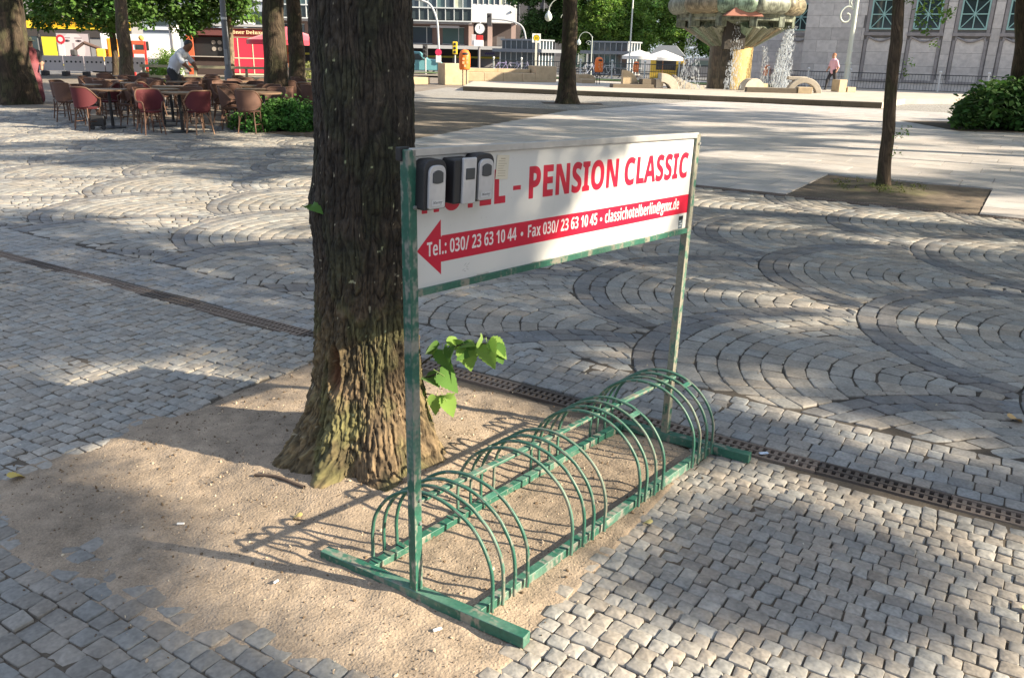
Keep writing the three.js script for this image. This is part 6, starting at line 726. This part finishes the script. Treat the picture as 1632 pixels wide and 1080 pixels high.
// trees and shrubs far behind
function farTree(label, x, z, r, h, blobs, mat, size = 1.7, n = 230, bk = 0) { const t = thing('tree', label, 'tree', x, 0, z); mesh('trunk', trunkGeo(r, h, 0.2, 0, 0.4), barkM[bk], t); for (let i = 0; i < 4; i++) mesh('limb', tube([V(0.15, h * 0.8, 0), V(Math.cos(i * 1.6) * 1.1, h * 1.05, Math.sin(i * 1.6) * 1.1), V(Math.cos(i * 1.6) * 2.2, h * 1.35, Math.sin(i * 1.6) * 2)], r * 0.35, 8, 6), barkM[bk], t); const pts = []; for (const [bx, by, bz, br] of blobs) for (let i = 0; i < n * br * br / 4; i++) { const u = V(rr(-1, 1), rr(-1, 1), rr(-1, 1)); if (u.length() > 1) { i--; continue; } u.normalize().multiplyScalar(br * Math.pow(rnd(), 0.35)); const k = fbm((bx + u.x) * 0.9 + x, (by + u.y) * 0.9 + z, 2, 401); if (k < 0.38) continue; pts.push([bx + u.x, by + u.y * 0.8, bz + u.z, rr(0.75, 1.25) * size]); } crown(t, pts, mat, 0); return t; }
const midG = leafMat(0.08, 0.18, 0.033, 0.4), litG = leafMat(0.19, 0.33, 0.06, 0.5), deepG = leafMat(0.06, 0.13, 0.03, 0.35);
farTree('leafy tree with drooping boughs over the yellow shop at the left', -24.5, -43, 0.16, 4.2, [[-0.6, 4.2, 0.5, 2.3], [1.8, 4.4, 0.8, 2.4], [2.4, 3.0, 1, 1.2], [0.2, 6.2, 0, 2.6], [-2.2, 3.9, 0.4, 1.3], [3.6, 5.4, 0.5, 2]], midG, 1.25, 330);
farTree('leafy tree hanging low above the bending person', -18.6, -40, 0.16, 4.2, [[-0.5, 4.0, 0.5, 2.2], [1.2, 3.6, 0.8, 1.7], [2.6, 4.4, 0.6, 2.2], [0.4, 6, 0, 2.6], [0.3, 2.7, 0.8, 0.75], [-2.2, 3.4, 0.2, 1.2]], midG, 1.25, 330);
farTree('leafy tree behind the dark lamp post above the red kiosk', -13.6, -41, 0.16, 4.2, [[-1.2, 3.9, 0.2, 1.9], [0.6, 4.3, 0.3, 1.9], [2.0, 5.4, 0, 2], [-0.6, 6, 0, 2.4], [-1.6, 2.7, 0.5, 0.8], [1.4, 3.3, 0.6, 0.8]], midG, 1.25, 330, 2);
farTree('green tree beyond the dark café trunk, beside the glazed building', -10.3, -60, 0.18, 3.4, [[-1, 4.2, 0, 1.6], [0.6, 5.4, 0, 1.6], [0, 6.6, 0, 1.8]], deepG, 1.5);
farTree('dark green tree behind the bus stop sign, left of the platform tree', 2.6, -86, 0.25, 3, [[0, 4.2, 0, 2.4], [2.2, 5.4, 0, 2.6], [-1.4, 6.6, 0, 2.4], [1, 8.2, 0, 3], [3.2, 3.2, 0.5, 1.6]], deepG, 1.4, 430);
farTree('bright sunlit tree right of the platform tree', 8.0, -84, 0.25, 3, [[-1.6, 3.4, 0, 2.2], [0.6, 4.4, 1, 2.4], [1.6, 6.6, 0, 2.4], [-1.2, 6.8, 0.6, 2.8], [2.6, 3.2, 0.5, 1.8]], litG, 1.35, 520);
farTree('dark tree behind the thin mast, between the sunlit trees', 12.0, -92, 0.3, 3, [[-1.2, 3.4, 0, 2.2], [1, 4.0, 0, 2.4], [0, 6.4, 0, 2.6]], deepG, 1.4, 430);
farTree('large sunlit tree close to the left side of the fountain bowl', 15.2, -82, 0.3, 3, [[-2.2, 5.4, 0, 2.6], [0, 3.6, 1, 2.5], [0.4, 6.6, 0.6, 3], [2.2, 4.2, 0, 2.5], [-2.8, 3, 0.5, 1.7], [3.2, 6.8, 0, 2.6]], litG, 1.35, 520);
farTree('tree filling the gap behind the fountain column', 20.0, -80, 0.3, 3, [[-1.6, 3.2, 0, 2.6], [0.4, 5.4, 0, 2.8], [-1.4, 7, 0, 2.6]], midG, 1.4, 430);
shrub('sunlit_shrub', 'sunlit light green bush behind the slim pale trunk', -14.2, -35, 1.8, 1.5, 1.2, 260, litG, 0.6, 0.1);
shrub('flowering_shrub', 'pale flowering bush between the red parasol and white pole', -9.4, -39, 1.5, 1.1, 1.0, 200, leafMat(0.3, 0.36, 0.14, 0.3), 0.5, 0.1);
{ const t = thing('terrace_rail', 'low wooden terrace rail behind the back row of café chairs', 'rail', -10.8, 0, -34.5, 0.06); for (let i = 0; i < 5; i++) mesh('post', box(0.09, 0.85, 0.09, -4 + i * 2, 0.42, 0), M(0.3, 0.27, 0.18), t); mesh('rail', box(8.2, 0.1, 0.06, 0, 0.8, 0.076), M(0.36, 0.32, 0.2), t); mesh('rail', box(8.2, 0.1, 0.06, 0, 0.4, 0.076), M(0.36, 0.32, 0.2), t); }

// ---------------------------------------------------------------- small litter
function fallen(label, x, z, y, L, col, turn) { const g = leafGeo(L, 0.5, 0.5).rotateY(turn).translate(x, y, z); return single('fallen_leaf', label, 'leaf', g, M(...col, { roughness: 0.8, side: THREE.DoubleSide })); }
const lt = (px, y, a, b, c, l, t) => fallen(l, px[0], px[1], y, a, b, t);
fallen('yellow fallen leaf on the cobbles at the right edge', 1.62, -2.17, 0.012, 0.035, [0.62, 0.52, 0.2], 0.5); fallen('orange fallen leaf beside the far end of the bicycle stand', 0.87, -3.29, 0.012, 0.035, [0.6, 0.28, 0.04], 1.6); fallen('pale yellow leaf beside the right rail of the bicycle stand', 0.52, -2.63, 0.012, 0.035, [0.6, 0.5, 0.2], 2.5); fallen('tan fallen leaf on the dark arc of large setts at the right', 2.4, -3.64, 0.012, 0.07, [0.55, 0.36, 0.16], 0.2); fallen('dry yellow leaf on the soil left of the near post', -0.74, -2.58, soilH(-0.74, -2.58) + 0.012, 0.035, [0.6, 0.45, 0.16], 3); fallen('yellow leaf at the left edge of the soil', -1.93, -2.84, 0.02, 0.06, [0.5, 0.38, 0.1], 1);
for (const [x, z, l, t, lab] of [[-0.2, -2.02, 0.028, 0.5, 'white scrap of paper at the near end of the soil, below the crossbar'], [-1.16, -2.55, 0.026, 0.1, 'white cigarette end on the shaded soil at the left'], [-0.73, -2.22, 0.02, 1, 'small white scrap on the soil left of the crossbar'], [1.1, -3.23, 0.04, 0.2, 'pale blue scrap of paper at the tip of the far crossbar']]) single('litter_scrap', lab, 'litter', rbox(l, 0.006, l * 0.35, 0.002).rotateY(t).translate(x, Math.max(0.006, soilH(x, z) + 0.006), z), lab.includes('blue') ? M(0.5, 0.6, 0.75) : M(0.72, 0.7, 0.66));

renderer.render(scene, camera);
